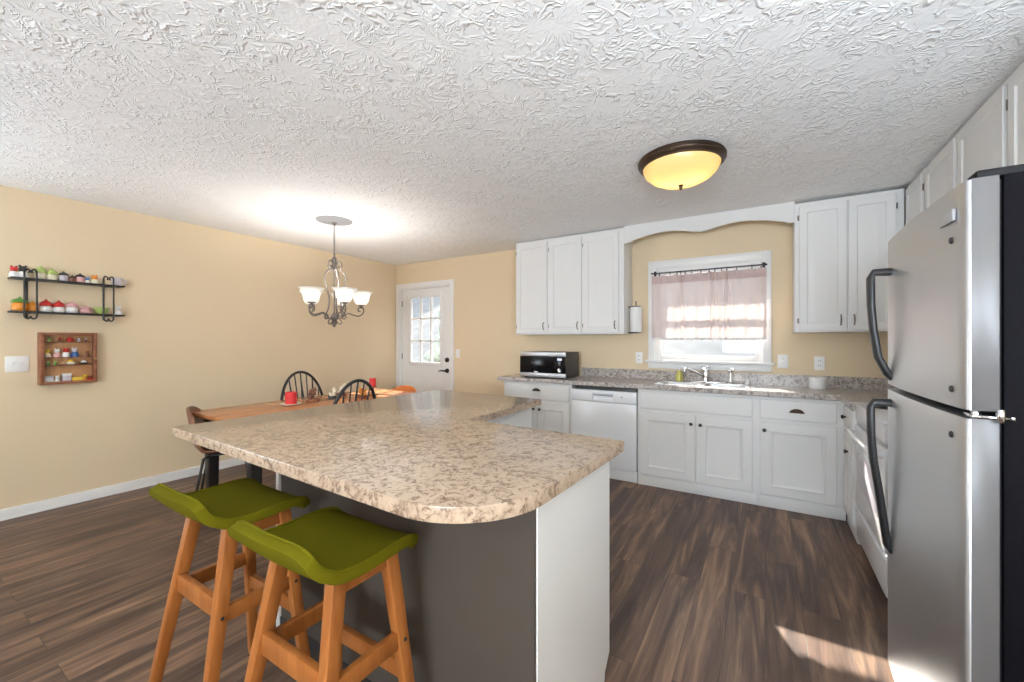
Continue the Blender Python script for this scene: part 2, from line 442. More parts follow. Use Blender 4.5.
# entry door
b = BM()
X0, X1, Z1 = DO[0], DO[1], DO[3]
for x0, x1 in ((X0-.065, X0+.005), (X1-.005, X1+.065)): box(b, x0, x1, YB-.018, YB+.001, 0, Z1+.065, .004)
box(b, X0+.006, X1-.006, YB-.017, YB+.001, Z1-.005, Z1+.065, .004)
box(b, X0, X0+.022, YB, YB+.13, 0, Z1); box(b, X1-.022, X1, YB, YB+.13, 0, Z1); box(b, X0+.022, X1-.022, YB, YB+.129, Z1-.02, Z1)
d1 = struct('door_1', b, 'trim')
dx0, dx1, gz0, gz1, gx0, gx1 = X0+.025, X1-.025, .985, 1.955, -4.468, -3.862
yf = YB+.03
b = BM()
box(b, dx0, gx0, yf, yf+.045, .01, Z1-.024); box(b, gx1, dx1, yf, yf+.045, .01, Z1-.024)
box(b, gx0, gx1, yf, yf+.045, .01, gz0); box(b, gx0, gx1, yf, yf+.045, gz1, Z1-.024)
for x0, x1 in ((gx0-.03, gx0+.02), (gx1-.02, gx1+.03)): box(b, x0, x1, yf-.014, yf+.01, gz0-.03, gz1+.03, .005)
for z0, z1 in ((gz0-.03, gz0+.02), (gz1-.02, gz1+.03)): box(b, gx0+.021, gx1-.021, yf-.013, yf+.01, z0, z1, .005)
for k in (0, 1):
    px = dx0+.12+k*.375
    panel(b, px, px+.325, .2, .82, yf-.002, [(0, 0), (.018, 0), (.03, .008), (.05, .001)], .003)
obj('door_leaf', b, 'trim', d1)
b = BM()
for k in (1, 2):
    x = gx0+(gx1-gx0)*k/3; box(b, x-.011, x+.011, yf-.004, yf+.04, gz0, gz1, .003)
    z = gz0+(gz1-gz0)*k/3; box(b, gx0, gx1, yf-.004, yf+.04, z-.011, z+.011, .003)
obj('muntin', b, 'trim', d1)
b = BM(); box(b, gx0, gx1, yf+.015, yf+.019, gz0, gz1); obj('glass_pane', b, 'glass', d1, 0)
b = BM(); lathe(b, [(0, .024), (.022, .024), (.03, .018), (.033, 0)], (-3.757, yf, 1.043), 20, (0, -1, 0)); box(b, -3.762, -3.752, yf-.04, yf-.02, 1.03, 1.056, .003)
obj('deadbolt', b, 'black', d1)
b = BM(); lathe(b, [(0, .02), (.028, .018), (.033, 0)], (-3.757, yf, .893), 20, (0, -1, 0))
tube(b, [(-3.757, yf, .893), (-3.757, yf-.05, .893), (-3.77, yf-.058, .893), (-3.82, yf-.056, .897), (-3.875, yf-.05, .885)], [.011, .011, .012, .010, .007], 10)
obj('lever_handle', b, 'black', d1)
for z in (.25, 1.08, 1.86):
    b = BM(); tube(b, [(dx0-.004, yf-.006, z-.045), (dx0-.004, yf-.006, z+.045)], .008, 8); obj('hinge', b, 'iron', d1)

# kitchen window
b = BM()
wx0, wx1, wz0, wz1 = WI
for x0, x1 in ((wx0-.06, wx0+.005), (wx1-.005, wx1+.06)): box(b, x0, x1, YB-.02, YB+.001, wz0-.01, wz1+.06, .004)
box(b, wx0+.006, wx1-.006, YB-.019, YB+.001, wz1-.005, wz1+.06, .004)
box(b, wx0-.06, wx1+.06, YB-.016, YB+.001, wz0-.075, wz0-.011, .004)
for x0, x1 in ((wx0, wx0+.018), (wx1-.018, wx1)): box(b, x0, x1, YB, YB+.14, wz0, wz1)
box(b, wx0+.018, wx1-.018, YB, YB+.139, wz1-.018, wz1)
w1 = struct('window_1', b, 'trim')
b = BM(); box(b, wx0-.085, wx1+.085, YB-.05, YB+.1, wz0-.012, wz0+.012, .006); obj('window_sill', b, 'trim', w1)
for nm, z0, z1, y0 in (('lower_sash', wz0+.012, 1.58, YB+.045), ('upper_sash', 1.54, wz1-.018, YB+.075)):
    b = BM(); a0, a1 = wx0+.018, wx1-.018
    box(b, a0, a0+.045, y0, y0+.03, z0, z1, .003); box(b, a1-.045, a1, y0, y0+.03, z0, z1, .003)
    box(b, a0+.046, a1-.046, y0+.001, y0+.029, z0, z0+.05, .003); box(b, a0+.046, a1-.046, y0+.001, y0+.029, z1-.04, z1, .003)
    s_ = obj(nm, b, 'trim', w1)
    b = BM(); box(b, a0+.045, a1-.045, y0+.013, y0+.017, z0+.05, z1-.04); obj('glass_pane', b, 'glass', s_, 0)
b = BM(); box(b, wx0+.02, wx1-.02, YB-.005, YB+.03, wz1-.085, wz1-.02, .004)
for x in (wx0+.09, wx1-.09): lathe(b, [(0, .012), (.012, .012), (.017, 0)], (x, YB-.005, wz1-.055), 14, (0, -1, 0))
obj('blind_headrail', b, 'trim', w1)
# made-up windows out of view, blinds shut, each holding an added fill light
def added_window(name, axis, fix, a0, a1, z0, z1, s):
    b = BM()
    def bb(p0, p1, q0, q1, d0, d1):
        lo, hi = sorted((fix+s*d0, fix+s*d1))
        if axis == 'x': box(b, p0, p1, lo, hi, q0, q1, .003)
        else: box(b, lo, hi, p0, p1, q0, q1, .003)
    for p in ((a0-.07, a0, z0-.07, z1+.07), (a1, a1+.07, z0-.07, z1+.07), (a0, a1, z0-.07, z0), (a0, a1, z1, z1+.07)): bb(*p, 0, .02)
    bb(a0, a1, z0, z1, -.118, -.1)      # closed white blind, added to keep the sky light out
    struct(name, b, 'trim')
added_window('added_window_2', 'y', XR, -.5, .5, .9, 2.1, -1)
added_window('added_window_4', 'y', XL, -1.8, -.2, .78, 2.1, 1)
added_window('added_window_3', 'x', YR, -.9, 1.0, .87, 2.13, 1)
# outside
b = BM(); box(b, -60, 60, YB+.14, 30, -.5, -.3); struct('ground', b, 'ground', smooth=0)
b = BM()
def hill(u, v):
    x = -80+160*u; return (x, 14+30*v, -.45+v*(1+.12*math.sin(x*.13)+.06*math.sin(x*.37+1))*15)
grid(b, hill, 60, 8); struct('hills', b, 'hill')
b = BM(); box(b, XL-1, XR+1, YB+.14, YB+.92, 2.36, 2.42); box(b, XL-1, XR+1, YB+.90, YB+.93, 2.24, 2.44); struct('trim_1', b, 'soffit', smooth=0)

# ------------------------------------------------------------------ cabinets
RAISED = [(0, .002), (.002, 0), (.052, 0), (.058, .007), (.072, .007), (.098, .001), (.1, .001)]
MOULD = [(0, .003), (.003, 0), (.066, 0), (.07, -.007), (.078, -.007), (.088, .002), (.094, .003)]
SLAB = [(0, .004), (.004, 0), (.01, 0)]
def knob(parent, x, y, z):
    b = BM(); lathe(b, [(.006, 0), (.006, .010), (.012, .014), (.0145, .021), (.011, .027), (0, .029)], (x, y, z), 14, (0, -1, 0)); return obj('knob', b, 'black', parent)
def cup_pull(parent, x, y, z):
    b = BM()
    def f(u, v):
        a = PI*u; e = v*PI/2
        return (x+math.cos(a)*.046*math.cos(e*.0)*(1 if v < .01 else math.cos(e*.55)), y-.002-math.sin(e)*.024*math.sin(a)**.5, z-.014+math.sin(a)*.030*math.cos(e*.92))
    grid(b, f, 16, 6); bmesh.ops.remove_doubles(b, verts=list(b.verts), dist=1e-5)
    box(b, x-.05, x+.05, y-.004, y, z-.017, z-.011, .0015)
    o = obj('cup_pull', b, 'bronze', parent); sm = o.modifiers.new('s', 'SOLIDIFY'); sm.thickness = .002; return o
def bar_pull(parent, x, y, z, h=.075):
    b = BM(); tube(b, [(x, y, z-h/2), (x, y-.02, z-h/2+.006), (x, y-.025, z-h/4), (x, y-.026, z), (x, y-.025, z+h/4), (x, y-.02, z+h/2-.006), (x, y, z+h/2)], [.006, .0045, .005, .006, .005, .0045, .006], 8)
    return obj('pull_handle', b, 'iron', parent)
def hinge(parent, x, y, z):
    b = BM(); tube(b, [(x, y-.004, z-.022), (x, y-.004, z+.022)], .004, 6); box(b, x-.009, x, y-.002, y, z-.018, z+.018); return obj('hinge', b, 'iron', parent)

BY = 3.80     # face of the base cabinets on the back wall
def base_cab(name, label, x0, x1, loc=None, rz=0, depth=.54, items=(), kick=True, kick_h=.09):
    """items: (kind,x0,x1,z0,z1,hardware)"""
    t = thing(name, label, 'cabinet', loc or ((x0+x1)/2, BY, 0), rz); c = (x0+x1)/2 if loc is None else 0
    b = BM(); a0, a1 = x0-c, x1-c
    box(b, a0, a0+.016, .018, depth, .0, .868); box(b, a1-.016, a1, .018, depth, .0, .868)
    box(b, a0+.016, a1-.016, .03, depth, .085, .1); box(b, a0+.016, a1-.016, depth-.01, depth, .1, .868)
    box(b, a0, a1, 0, .0175, .089, .868)
    obj('cabinet_body', b, 'white', t)
    if kick: part_box('toe_kick', t, 'white', a0, a1, .006, .02, 0, .088)
    for kd, p0, p1, q0, q1, hw in items:
        b = BM(); panel(b, p0-c, p1-c, q0, q1, -.019, MOULD if kd == 'door' else SLAB, .0185)
        d = obj('door' if kd == 'door' else 'drawer_front', b, 'white', t)
        for h in hw:
            if h[0] == 'knob': knob(d, h[1]-c, -.019, h[2])
            else: cup_pull(d, h[1]-c, -.019, h[2])
    return t
base_cab('base_cabinet', 'white base cabinet under the microwave with a cup pull drawer over two doors', -2.44, -1.635,
         items=(('drawer', -2.40, -1.66, .70, .85, [('cup', -2.03, .80)]), ('door', -2.41, -2.027, .10, .675, [('knob', -2.055, .598)]), ('door', -2.017, -1.66, .10, .675, [('knob', -1.985, .598)])))
base_cab('sink_base_cabinet', 'white sink base cabinet with a plain false front over two knobbed doors', -.99, -.06,
         items=(('drawer', -.96, -.085, .70, .85, []), ('door', -.965, -.505, .105, .675, [('knob', -.535, .60)]), ('door', -.495, -.085, .105, .675, [('knob', -.462, .60)])))
base_cab('base_cabinet', 'white base cabinet right of the sink with one wide door under a cup pull drawer', -.06, .50,
         items=(('drawer', -.035, .445, .70, .85, [('cup', .205, .775)]), ('door', -.035, .445, .105, .675, [('knob', -.005, .61)])))
base_cab('corner_cabinet', 'narrow white corner cabinet beside the range with two black knobs', -.19, .19, loc=(.50, 3.608, 0), rz=-PI/2, depth=.66,
         items=(('drawer', -.15, .17, .70, .85, [('knob', -.06, .775)]), ('door', -.15, .17, .105, .675, [('knob', .06, .56)])))
# dishwasher
t = thing('dishwasher', 'white dishwasher between the microwave cabinet and the sink cabinet', 'dishwasher', (-1.312, BY, 0))
part_box('case', t, 'graymetal', -.30, .30, .03, .52, .02, .862)
b = BM(); box(b, -.316, .316, -.028, .03, .11, .725, .006); obj('door', b, 'appl', t)
b = BM(); box(b, -.316, -.1, -.034, .03, .728, .835, .006); box(b, .1, .316, -.034, .03, .728, .835, .006)
box(b, -.1, .1, -.034, .03, .728, .752, .004); box(b, -.1, .1, -.034, .03, .80, .835, .004); box(b, -.1, .1, -.006, .03, .752, .80)
cp = obj('control_panel', b, 'appl', t)
b = BM(); box(b, -.095, .095, -.030, -.012, .784, .806, .006); obj('grip', b, 'greyplastic', cp)
b = BM(); lathe(b, [(0, .004), (.008, .004), (.009, 0)], (.185, -.034, .785), 14, (0, -1, 0)); obj('button', b, 'greyplastic', cp)
part_box('toe_kick', t, 'appl', -.316, .316, .004, .025, .004, .105)

# kitchen countertop with sink cut-out and backsplash
CT = .914
SX0, SX1, SY0, SY1 = -.83, -.13, 3.845, 4.215
t = thing('kitchen_countertop', 'grey speckled laminate countertop along the window wall with a backsplash', 'countertop', (-.6, 4.05, .875))
b = BM(); o0 = (-.6, 4.05, .875)
def cb(x0, x1, y0, y1, z0=.876, z1=CT): box(b, x0-o0[0], x1-o0[0], y0-o0[1], y1-o0[1], z0-o0[2], z1-o0[2])
cb(-2.505, SX0, 3.76, YB); cb(SX1, 1.195, 3.76, YB); cb(SX0, SX1, 3.76, SY0); cb(SX0, SX1, SY1, YB); cb(.465, 1.195, 3.415, 3.76)
obj('worktop', b, 'ctr', t)
b = BM(); cb(-1.76, 1.195, YB-.02, YB, CT, CT+.095); cb(1.175, 1.195, 3.415, YB-.02, CT, CT+.095); obj('backsplash', b, 'ctr', t)

# sink
t = thing('kitchen_sink', 'stainless double bowl sink set in the countertop under the window', 'sink', (-.48, 4.03, CT))
b = BM()
def basin(bm, x0, x1, y0, y1, dep, r=.05):
    def rr(ins, z, rad):
        pts = []
        for cx, cy, a0 in ((x1-ins-rad, y1-ins-rad, 0), (x0+ins+rad, y1-ins-rad, PI/2), (x0+ins+rad, y0+ins+rad, PI), (x1-ins-rad, y0+ins+rad, 1.5*PI)):
            for k in range(6):
                a = a0+k*PI/10; pts.append(bm.verts.new((cx+rad*math.cos(a), cy+rad*math.sin(a), z)))
        return pts
    rings = [rr(0, 0.004, r), rr(.004, -.004, r), rr(.012, -dep+.03, r), rr(.035, -dep, r*.8)]
    for a, c in zip(rings, rings[1:]):
        n = len(a)
        for i in range(n): bm.faces.new((a[i], c[i], c[(i+1) % n], a[(i+1) % n]))
    bm.faces.new(rings[-1])
basin(b, -.345, -.02, -.18, .13, .17); obj('bowl', b, 'sink', t)
b = BM(); basin(b, .02, .345, -.18, .13, .17); obj('bowl', b, 'sink', t)
b = BM()
box(b, -.375, .375, -.2, -.175, .0, .006, .002); box(b, -.375, .375, .125, .2, .0, .006, .002)
box(b, -.375, -.34, -.176, .126, .0, .006, .002); box(b, .34, .375, -.176, .126, .0, .006, .002); box(b, -.025, .025, -.176, .126, .0, .006, .002)
obj('rim', b, 'sink', t)
# faucet, sprayer, soap, air gap cap
t = thing('faucet', 'chrome kitchen faucet with its spout swung left over the sink', 'faucet', (-.47, 4.205, CT+.006))
b = BM(); box(b, -.12, .12, -.025, .025, 0, .012, .005); obj('base_plate', b, 'chrome', t)
b = BM(); lathe(b, [(.03, .01), (.028, .02), (.026, .09), (.029, .10), (.027, .125), (.012, .137), (0, .138)], (0, 0, 0), 18); obj('body', b, 'chrome', t)
b = BM(); tube(b, [(-.01, -.01, .06), (-.07, -.07, .092), (-.13, -.13, .125), (-.15, -.15, .128), (-.158, -.158, .112), (-.158, -.158, .095)], [.013, .012, .012, .013, .014, .013], 12); obj('spout', b, 'chrome', t)
b = BM(); tube(b, [(0, 0, .13), (.02, -.03, .145), (.03, -.06, .15)], [.008, .007, .006], 8); obj('lever', b, 'chrome', t)
t = thing('side_sprayer', 'chrome pull-out sprayer standing right of the faucet', 'sprayer', (-.265, 4.205, CT+.006))
b = BM(); lathe(b, [(.024, 0), (.022, .01), (.014, .02), (.014, .035)], seg=16); obj('holder', b, 'chrome', t)
b = BM(); lathe(b, [(.011, .033), (.012, .06), (.017, .095), (.017, .115), (.008, .122), (0, .122)], seg=14); box(b, -.006, .03, -.012, .012, .118, .142, .005); obj('spray_head', b, 'chrome', t)
t = thing('dish_soap_bottle', 'small clear bottle of yellow-green dish soap left of the sink', 'bottle', (-.71, 4.262, CT))
b = BM(); lathe(b, [(0, 0), (.03, 0), (.034, .008), (.034, .06), (.026, .085), (.012, .1), (.012, .112), (0, .112)], seg=16); obj('bottle_body', b, 'soap', t)
b = BM(); lathe(b, [(.014, .11), (.014, .125), (.006, .13), (.005, .15), (0, .15)], seg=12); tube(b, [(0, 0, .147), (-.004, -.03, .147)], .005, 6); obj('pump_cap', b, 'plate', t)
b = BM(); lathe(b, [(0, 0), (.02, 0), (.02, .025), (.016, .05), (.009, .058), (0, .058)], seg=14); o = obj('air_gap_cap', b, 'plate', loc=(-.135, 4.262, CT)); tag(o, 'small white cap on the countertop behind the right end of the sink', 'cap')
t = thing('white_canister', 'small white round canister on the countertop under the right wall outlet', 'canister', (.368, 4.21, CT))
b = BM(); lathe(b, [(0, 0), (.058, 0), (.06, .004), (.06, .078), (0, .078)], seg=28); obj('tub', b, 'plate', t)
b = BM(); lathe(b, [(.062, .074), (.062, .09), (.058, .094), (0, .094)], seg=28); obj('lid', b, 'plate', t)

# microwave
t = thing('microwave', 'black and stainless microwave on the left end of the countertop', 'microwave', (-2.0, 4.02, CT))
MW = .275
part_box('case', t, 'graymetal', -.265, .265, -.15, .2, .012, MW, bev=.006)
b = BM(); box(b, -.268, .268, -.172, -.15, MW-.045, MW, .004); box(b, -.268, .268, -.172, -.15, .012, .055, .004); obj('trim_band', b, 'steel', t)
b = BM(); box(b, -.268, .155, -.17, -.15, .056, MW-.046, .003); d = obj('door', b, 'screen', t)
b = BM(); box(b, -.09, -.05, -.172, -.169, .06, .068); obj('badge', b, 'chrome', d)
b = BM(); box(b, .157, .268, -.17, -.15, .056, MW-.046, .003); d = obj('control_panel', b, 'screen', t)
b = BM(); box(b, .178, .228, -.1715, -.169, .19, .212); obj('clock_display', b, 'display', d)
b = BM(); lathe(b, [(.02, 0), (.02, .012), (.018, .016), (.012, .017), (0, .013)], (.205, -.17, .088), 20, (0, -1, 0)); obj('dial', b, 'chrome', d)
for x in (-.22, .22):
    b = BM(); box(b, x-.015, x+.015, -.14, .17, 0, .013, .003); obj('foot', b, 'black', t)

# upper cabinets
UY, UZ0, UZ1 = 4.04, 1.378, 2.424
def upper(name, label, x0, x1, doors, z0=UZ0, z1=UZ1, loc=None, rz=0, depth=.315):
    c = 0 if loc else (x0+x1)/2
    t = thing(name, label, 'cabinet', loc or (c, UY, z0), rz)
    if loc: t.location.z = z0
    H = z1-z0; b = BM(); a0, a1 = x0-c, x1-c
    box(b, a0, a1, .019, depth, 0, H, .001)
    edges = sorted(set([a0, a1]))
    box(b, a0, a1, 0, .0185, 0, H)
    obj('cabinet_body', b, 'white', t)
    for p0, p1, side in doors:
        b = BM(); panel(b, p0-c, p1-c, .014, H-.03, -.019, RAISED, .0185); d = obj('door', b, 'white', t)
        hx = (p1-.035) if side == 'r' else (p0+.035)
        bar_pull(d, hx-c, -.019, .09)
        ex = (p0-.004) if side == 'r' else (p1+.008)
        for z in (.09, H-.12): hinge(d, ex-c, -.004, z)
    return t
upper('wall_cabinet', 'white three-door wall cabinet hanging above the microwave', -2.43, -1.187, [(-2.415, -2.03, 'r'), (-2.005, -1.632, 'r'), (-1.61, -1.235, 'r')])
upper('wall_cabinet', 'white two-door wall cabinet right of the kitchen window', .205, .862, [(.235, .532, 'r'), (.542, .815, 'l')], z1=2.416)
RX = .88
upper('wall_cabinet', 'narrow white corner wall cabinet with one door above the range corner', -.19, .19, [(-.165, .165, 'l')], loc=(RX, 3.838, 0), rz=-PI/2, depth=.31)
upper('wall_cabinet', 'white two-door wall cabinet with raised panels above the range', -.52, .52, [(-.50, -.035, 'r'), (.015, .50, 'l')], z0=1.62, loc=(RX, 3.085, 0), rz=-PI/2, depth=.31)
upper('wall_cabinet', 'white wall cabinet over the refrigerator at the right edge', -.46, .46, [(-.44, -.01, 'r'), (.01, .44, 'l')], z0=1.85, loc=(RX, 2.10, 0), rz=-PI/2, depth=.31)
# arched valance
b = BM()
vx0, vx1 = -1.186, .204
def arch(s):
    K = [(0, 2.268), (.03, 2.27), (.05, 2.285), (.14, 2.318), (.24, 2.336), (.32, 2.336), (.40, 2.32), (.47, 2.296), (.5, 2.292), (.53, 2.296), (.60, 2.32), (.68, 2.336), (.76, 2.336), (.86, 2.318), (.95, 2.285), (.97, 2.27), (1, 2.268)]
    for (a, p), (c, q) in zip(K, K[1:]):
        if s <= c+1e-9: return p+(q-p)*(s-a)/(c-a)
n = 60; top = []; bot = []
for i in range(n+1):
    x = vx0+(vx1-vx0)*i/n; bot.append((x, arch(i/n)))
poly = bot+[(vx1, CEIL-.001), (vx0, CEIL-.001)]
fr = [b.verts.new((x, UY, z)) for x, z in poly]; bk = [b.verts.new((x, UY+.02, z)) for x, z in poly]
b.faces.new(fr); b.faces.new(bk[::-1])
for i in range(len(poly)): b.faces.new((fr[i], bk[i], bk[(i+1) % len(poly)], fr[(i+1) % len(poly)]))
bmesh.ops.recalc_face_normals(b, faces=list(b.faces))
o = obj('window_valance', b, 'white'); tag(o, 'white scalloped wooden valance board over the sink window alcove', 'valance')

# paper towel
t = thing('paper_towel_holder', 'black wire paper towel holder on the cabinet side left of the window', 'holder', (-1.187, 4.20, 1.39))
b = BM(); tube(b, [(0, 0, .0), (.10, 0, .0)], .006, 8); lathe(b, [(0, 0), (.052, 0), (.052, .006), (0, .006)], (.075, 0, -.003), 20); obj('bottom_arm', b, 'black', t)
b = BM(); tube(b, [(0, 0, .262), (.105, 0, .262)], .006, 8); lathe(b, [(0, 0), (.045, 0), (.045, .006), (0, .006)], (.075, 0, .262), 20); tube(b, [(.075, 0, .26), (.075, 0, .32)], .005, 8); obj('top_arm', b, 'black', t)
b = BM(); lathe(b, [(.018, 0), (.055, 0), (.057, .004), (.057, .248), (.055, .252), (.018, .252)], seg=28); o = obj('paper_towel_roll', b, 'paper', loc=(-1.112, 4.20, 1.396)); tag(o, 'white paper towel roll on the black holder left of the window', 'paper towel')

# curtain on its rod
t = thing('curtain_rod', 'thin black curtain rod across the top of the kitchen window', 'rod', (-.485, 4.28, 1.985))
b = BM(); tube(b, [(-.485, 0, 0), (.49, 0, 0)], .006, 10); sphere(b, (-.488, 0, 0), .010); sphere(b, (.493, 0, 0), .010); obj('rod', b, 'black', t)
for x in (-.47, .475):
    b = BM(); tube(b, [(x, .0, 0), (x, .03, .004), (x, .062, .004)], .005, 8); box(b, x-.012, x+.012, .056, .062, -.03, .03, .002); obj('bracket', b, 'black', t)
random.seed(3)
pins = [-.90, -.80, -.735, -.70, -.66, -.60, -.52, -.45, -.40, -.345, -.30, -.22, -.10, -.03]
for x in pins:
    b = BM(); ring = [(x+.485, .012*math.cos(a), -.004+.012*math.sin(a)) for a in [k*2*PI/12 for k in range(13)]]
    tube(b, ring, .002, 5, False); box(b, x+.485-.005, x+.485+.005, -.004, .004, -.030, -.014, .002); obj('clip_ring', b, 'black', t)
cx0, cx1 = -.975, .012
def fold(x):
    y = .010*math.sin(x*62)+.006*math.sin(x*29+1)
    for c, w in ((-.69, .035), (-.42, .04), (-.30, .03)):
        g = math.exp(-((x-c)/w)**2); y += .022*g*math.sin((x-c)*170)
    return y
def cz(x): return .010*abs(math.sin((x+.02)*30))
def cur(z0, z1, off=0):
    def f(u, v):
        x = cx0+(cx1-cx0)*u; z = z0+(z1-z0)*v
        k = .55+.45*(2.0-z)/.65
        zz = z-(cz(x)*max(0, (z-1.86)/.11))
        return (x+.485, fold(x)*k+off, zz-1.32)
    return f
t = thing('cafe_curtain', 'sheer blush cafe curtain clipped to the rod over the kitchen window', 'curtain', (-.485, 4.28, 1.32))
b = BM(); grid(b, cur(1.335, 1.89), 300, 12); obj('panel', b, 'curtain', t)
b = BM(); grid(b, cur(1.878, 1.962, -.002), 300, 4); obj('heading', b, 'heading', t)
b = BM()
def lacef(u, v):
    x = cx0+(cx1-cx0)*u; return (x+.485, fold(x)-.002, 1.338-1.32-v*(.016+.010*abs(math.sin(x*95))))
grid(b, lacef, 400, 3); obj('lace_hem', b, 'lace', t)

# wall plates
def plate(name, label, cat, loc, rz, w, h, kind):
    t = thing(name, label, cat, loc, rz)
    b = BM(); box(b, -w/2, w/2, -.007, 0, -h/2, h/2, .003); obj('cover_plate', b, 'plate', t)
    if kind == 'outlet':
        for z in (-.02, .02):
            b = BM(); lathe(b, [(0, .010), (.0165, .0095), (.0175, .006)], (0, 0, z), 18, (0, -1, 0))
            r = obj('receptacle', b, 'plate', t)
            b = BM(); box(b, -.007, -.0045, -.0105, -.009, z-.002, z+.008); box(b, .0045, .007, -.0105, -.009, z-.002, z+.008); obj('slot', b, 'black', r)
    else:
        for x in ((-.023, .023) if kind == 'double' else (0,)):
            b = BM(); box(b, x-.005, x+.005, -.019, -.005, -.004, .014, .002); obj('toggle', b, 'plate', t)
    return t
plate('light_switch', 'white single light switch on the back wall right of the door', 'light switch', (-3.545, YB, 1.135), 0, .072, .116, 'single')
plate('light_switch', 'white double light switch on the left wall beside the wooden case', 'light switch', (XL, .672, 1.135), PI/2, .116, .116, 'double')
plate('wall_outlet', 'white wall outlet left of the kitchen window under the paper towels', 'outlet', (-1.12, YB, 1.13), 0, .072, .116, 'outlet')
plate('wall_outlet', 'white wall outlet just right of the kitchen window', 'outlet', (.135, YB, 1.125), 0, .08, .12, 'outlet')
plate('wall_outlet', 'white wall outlet above the white canister at the corner', 'outlet', (.395, YB, 1.115), 0, .072, .116, 'outlet')

# ------------------------------------------------------------------ island
PHI = -math.radians(2.4); IO = (-2.208, .751)
def iw(lx, ly): return (IO[0]+lx*math.cos(PHI)-ly*math.sin(PHI), IO[1]+lx*math.sin(PHI)+ly*math.cos(PHI))
R = .25; poly = [(0, 0)]
for k in range(15):
    a = -PI/2+PI/2*k/14; poly.append((1.722-R+R*math.cos(a), R+R*math.sin(a)))
poly += [(1.722, .862), (.958, .862), (.905, 1.655), (0, 1.672)]
b = BM(); prism(b, poly, .892, .93, .002)
o = obj('island_countertop', b, 'isl', loc=(IO[0], IO[1], 0)); o.rotation_euler = (0, 0, PHI)
tag(o, 'large beige granite-look laminate island countertop with one rounded corner', 'countertop')
t = thing('kitchen_island', 'L-shaped kitchen island base with a white end panel under the beige countertop', 'island cabinet', (IO[0], IO[1], 0), PHI)
FY = .29
b = BM(); box(b, .34, 1.655, FY+.012, .82, .1, .891); box(b, .34, 1.655, FY+.012, .76, 0, .1); box(b, .34, .86, .82, 1.60, .1, .891); box(b, .40, .80, .82, 1.55, 0, .1)
obj('cabinet_body', b, 'white', t)
b = BM(); box(b, .335, 1.669, FY, FY+.012, .0, .891); obj('front_panel', b, 'taupe', t)['label'] = 'dark taupe seating-side panel'
b = BM(); box(b, .345, 1.65, FY-.006, FY, 0, .075, .002); obj('base_strip', b, 'kick', t)['label'] = 'black vinyl base strip'
b = BM(); box(b, .325, .352, FY-.012, FY+.02, 0, .891, .003); obj('corner_trim', b, 'white', t)
b = BM()
pr = [(FY+.0125, 0), (.775, 0), (.79, .085), (.835, .135), (.835, .891), (FY+.0125, .891)]
A = [b.verts.new((1.655, y, z)) for y, z in pr]; B = [b.verts.new((1.674, y, z)) for y, z in pr]
b.faces.new(A); b.faces.new(B[::-1])
for i in range(6): b.faces.new((A[i], B[i], B[(i+1) % 6], A[(i+1) % 6]))
bmesh.ops.recalc_face_normals(b, faces=list(b.faces)); obj('end_panel', b, 'white', t)
b = BM(); panel(b, 0, .74, .105, .885, 0, SLAB, .016)
o = obj('side_panel', b, 'white', t); o.rotation_euler = (0, 0, PI/2); o.location = (.876, .845, 0)

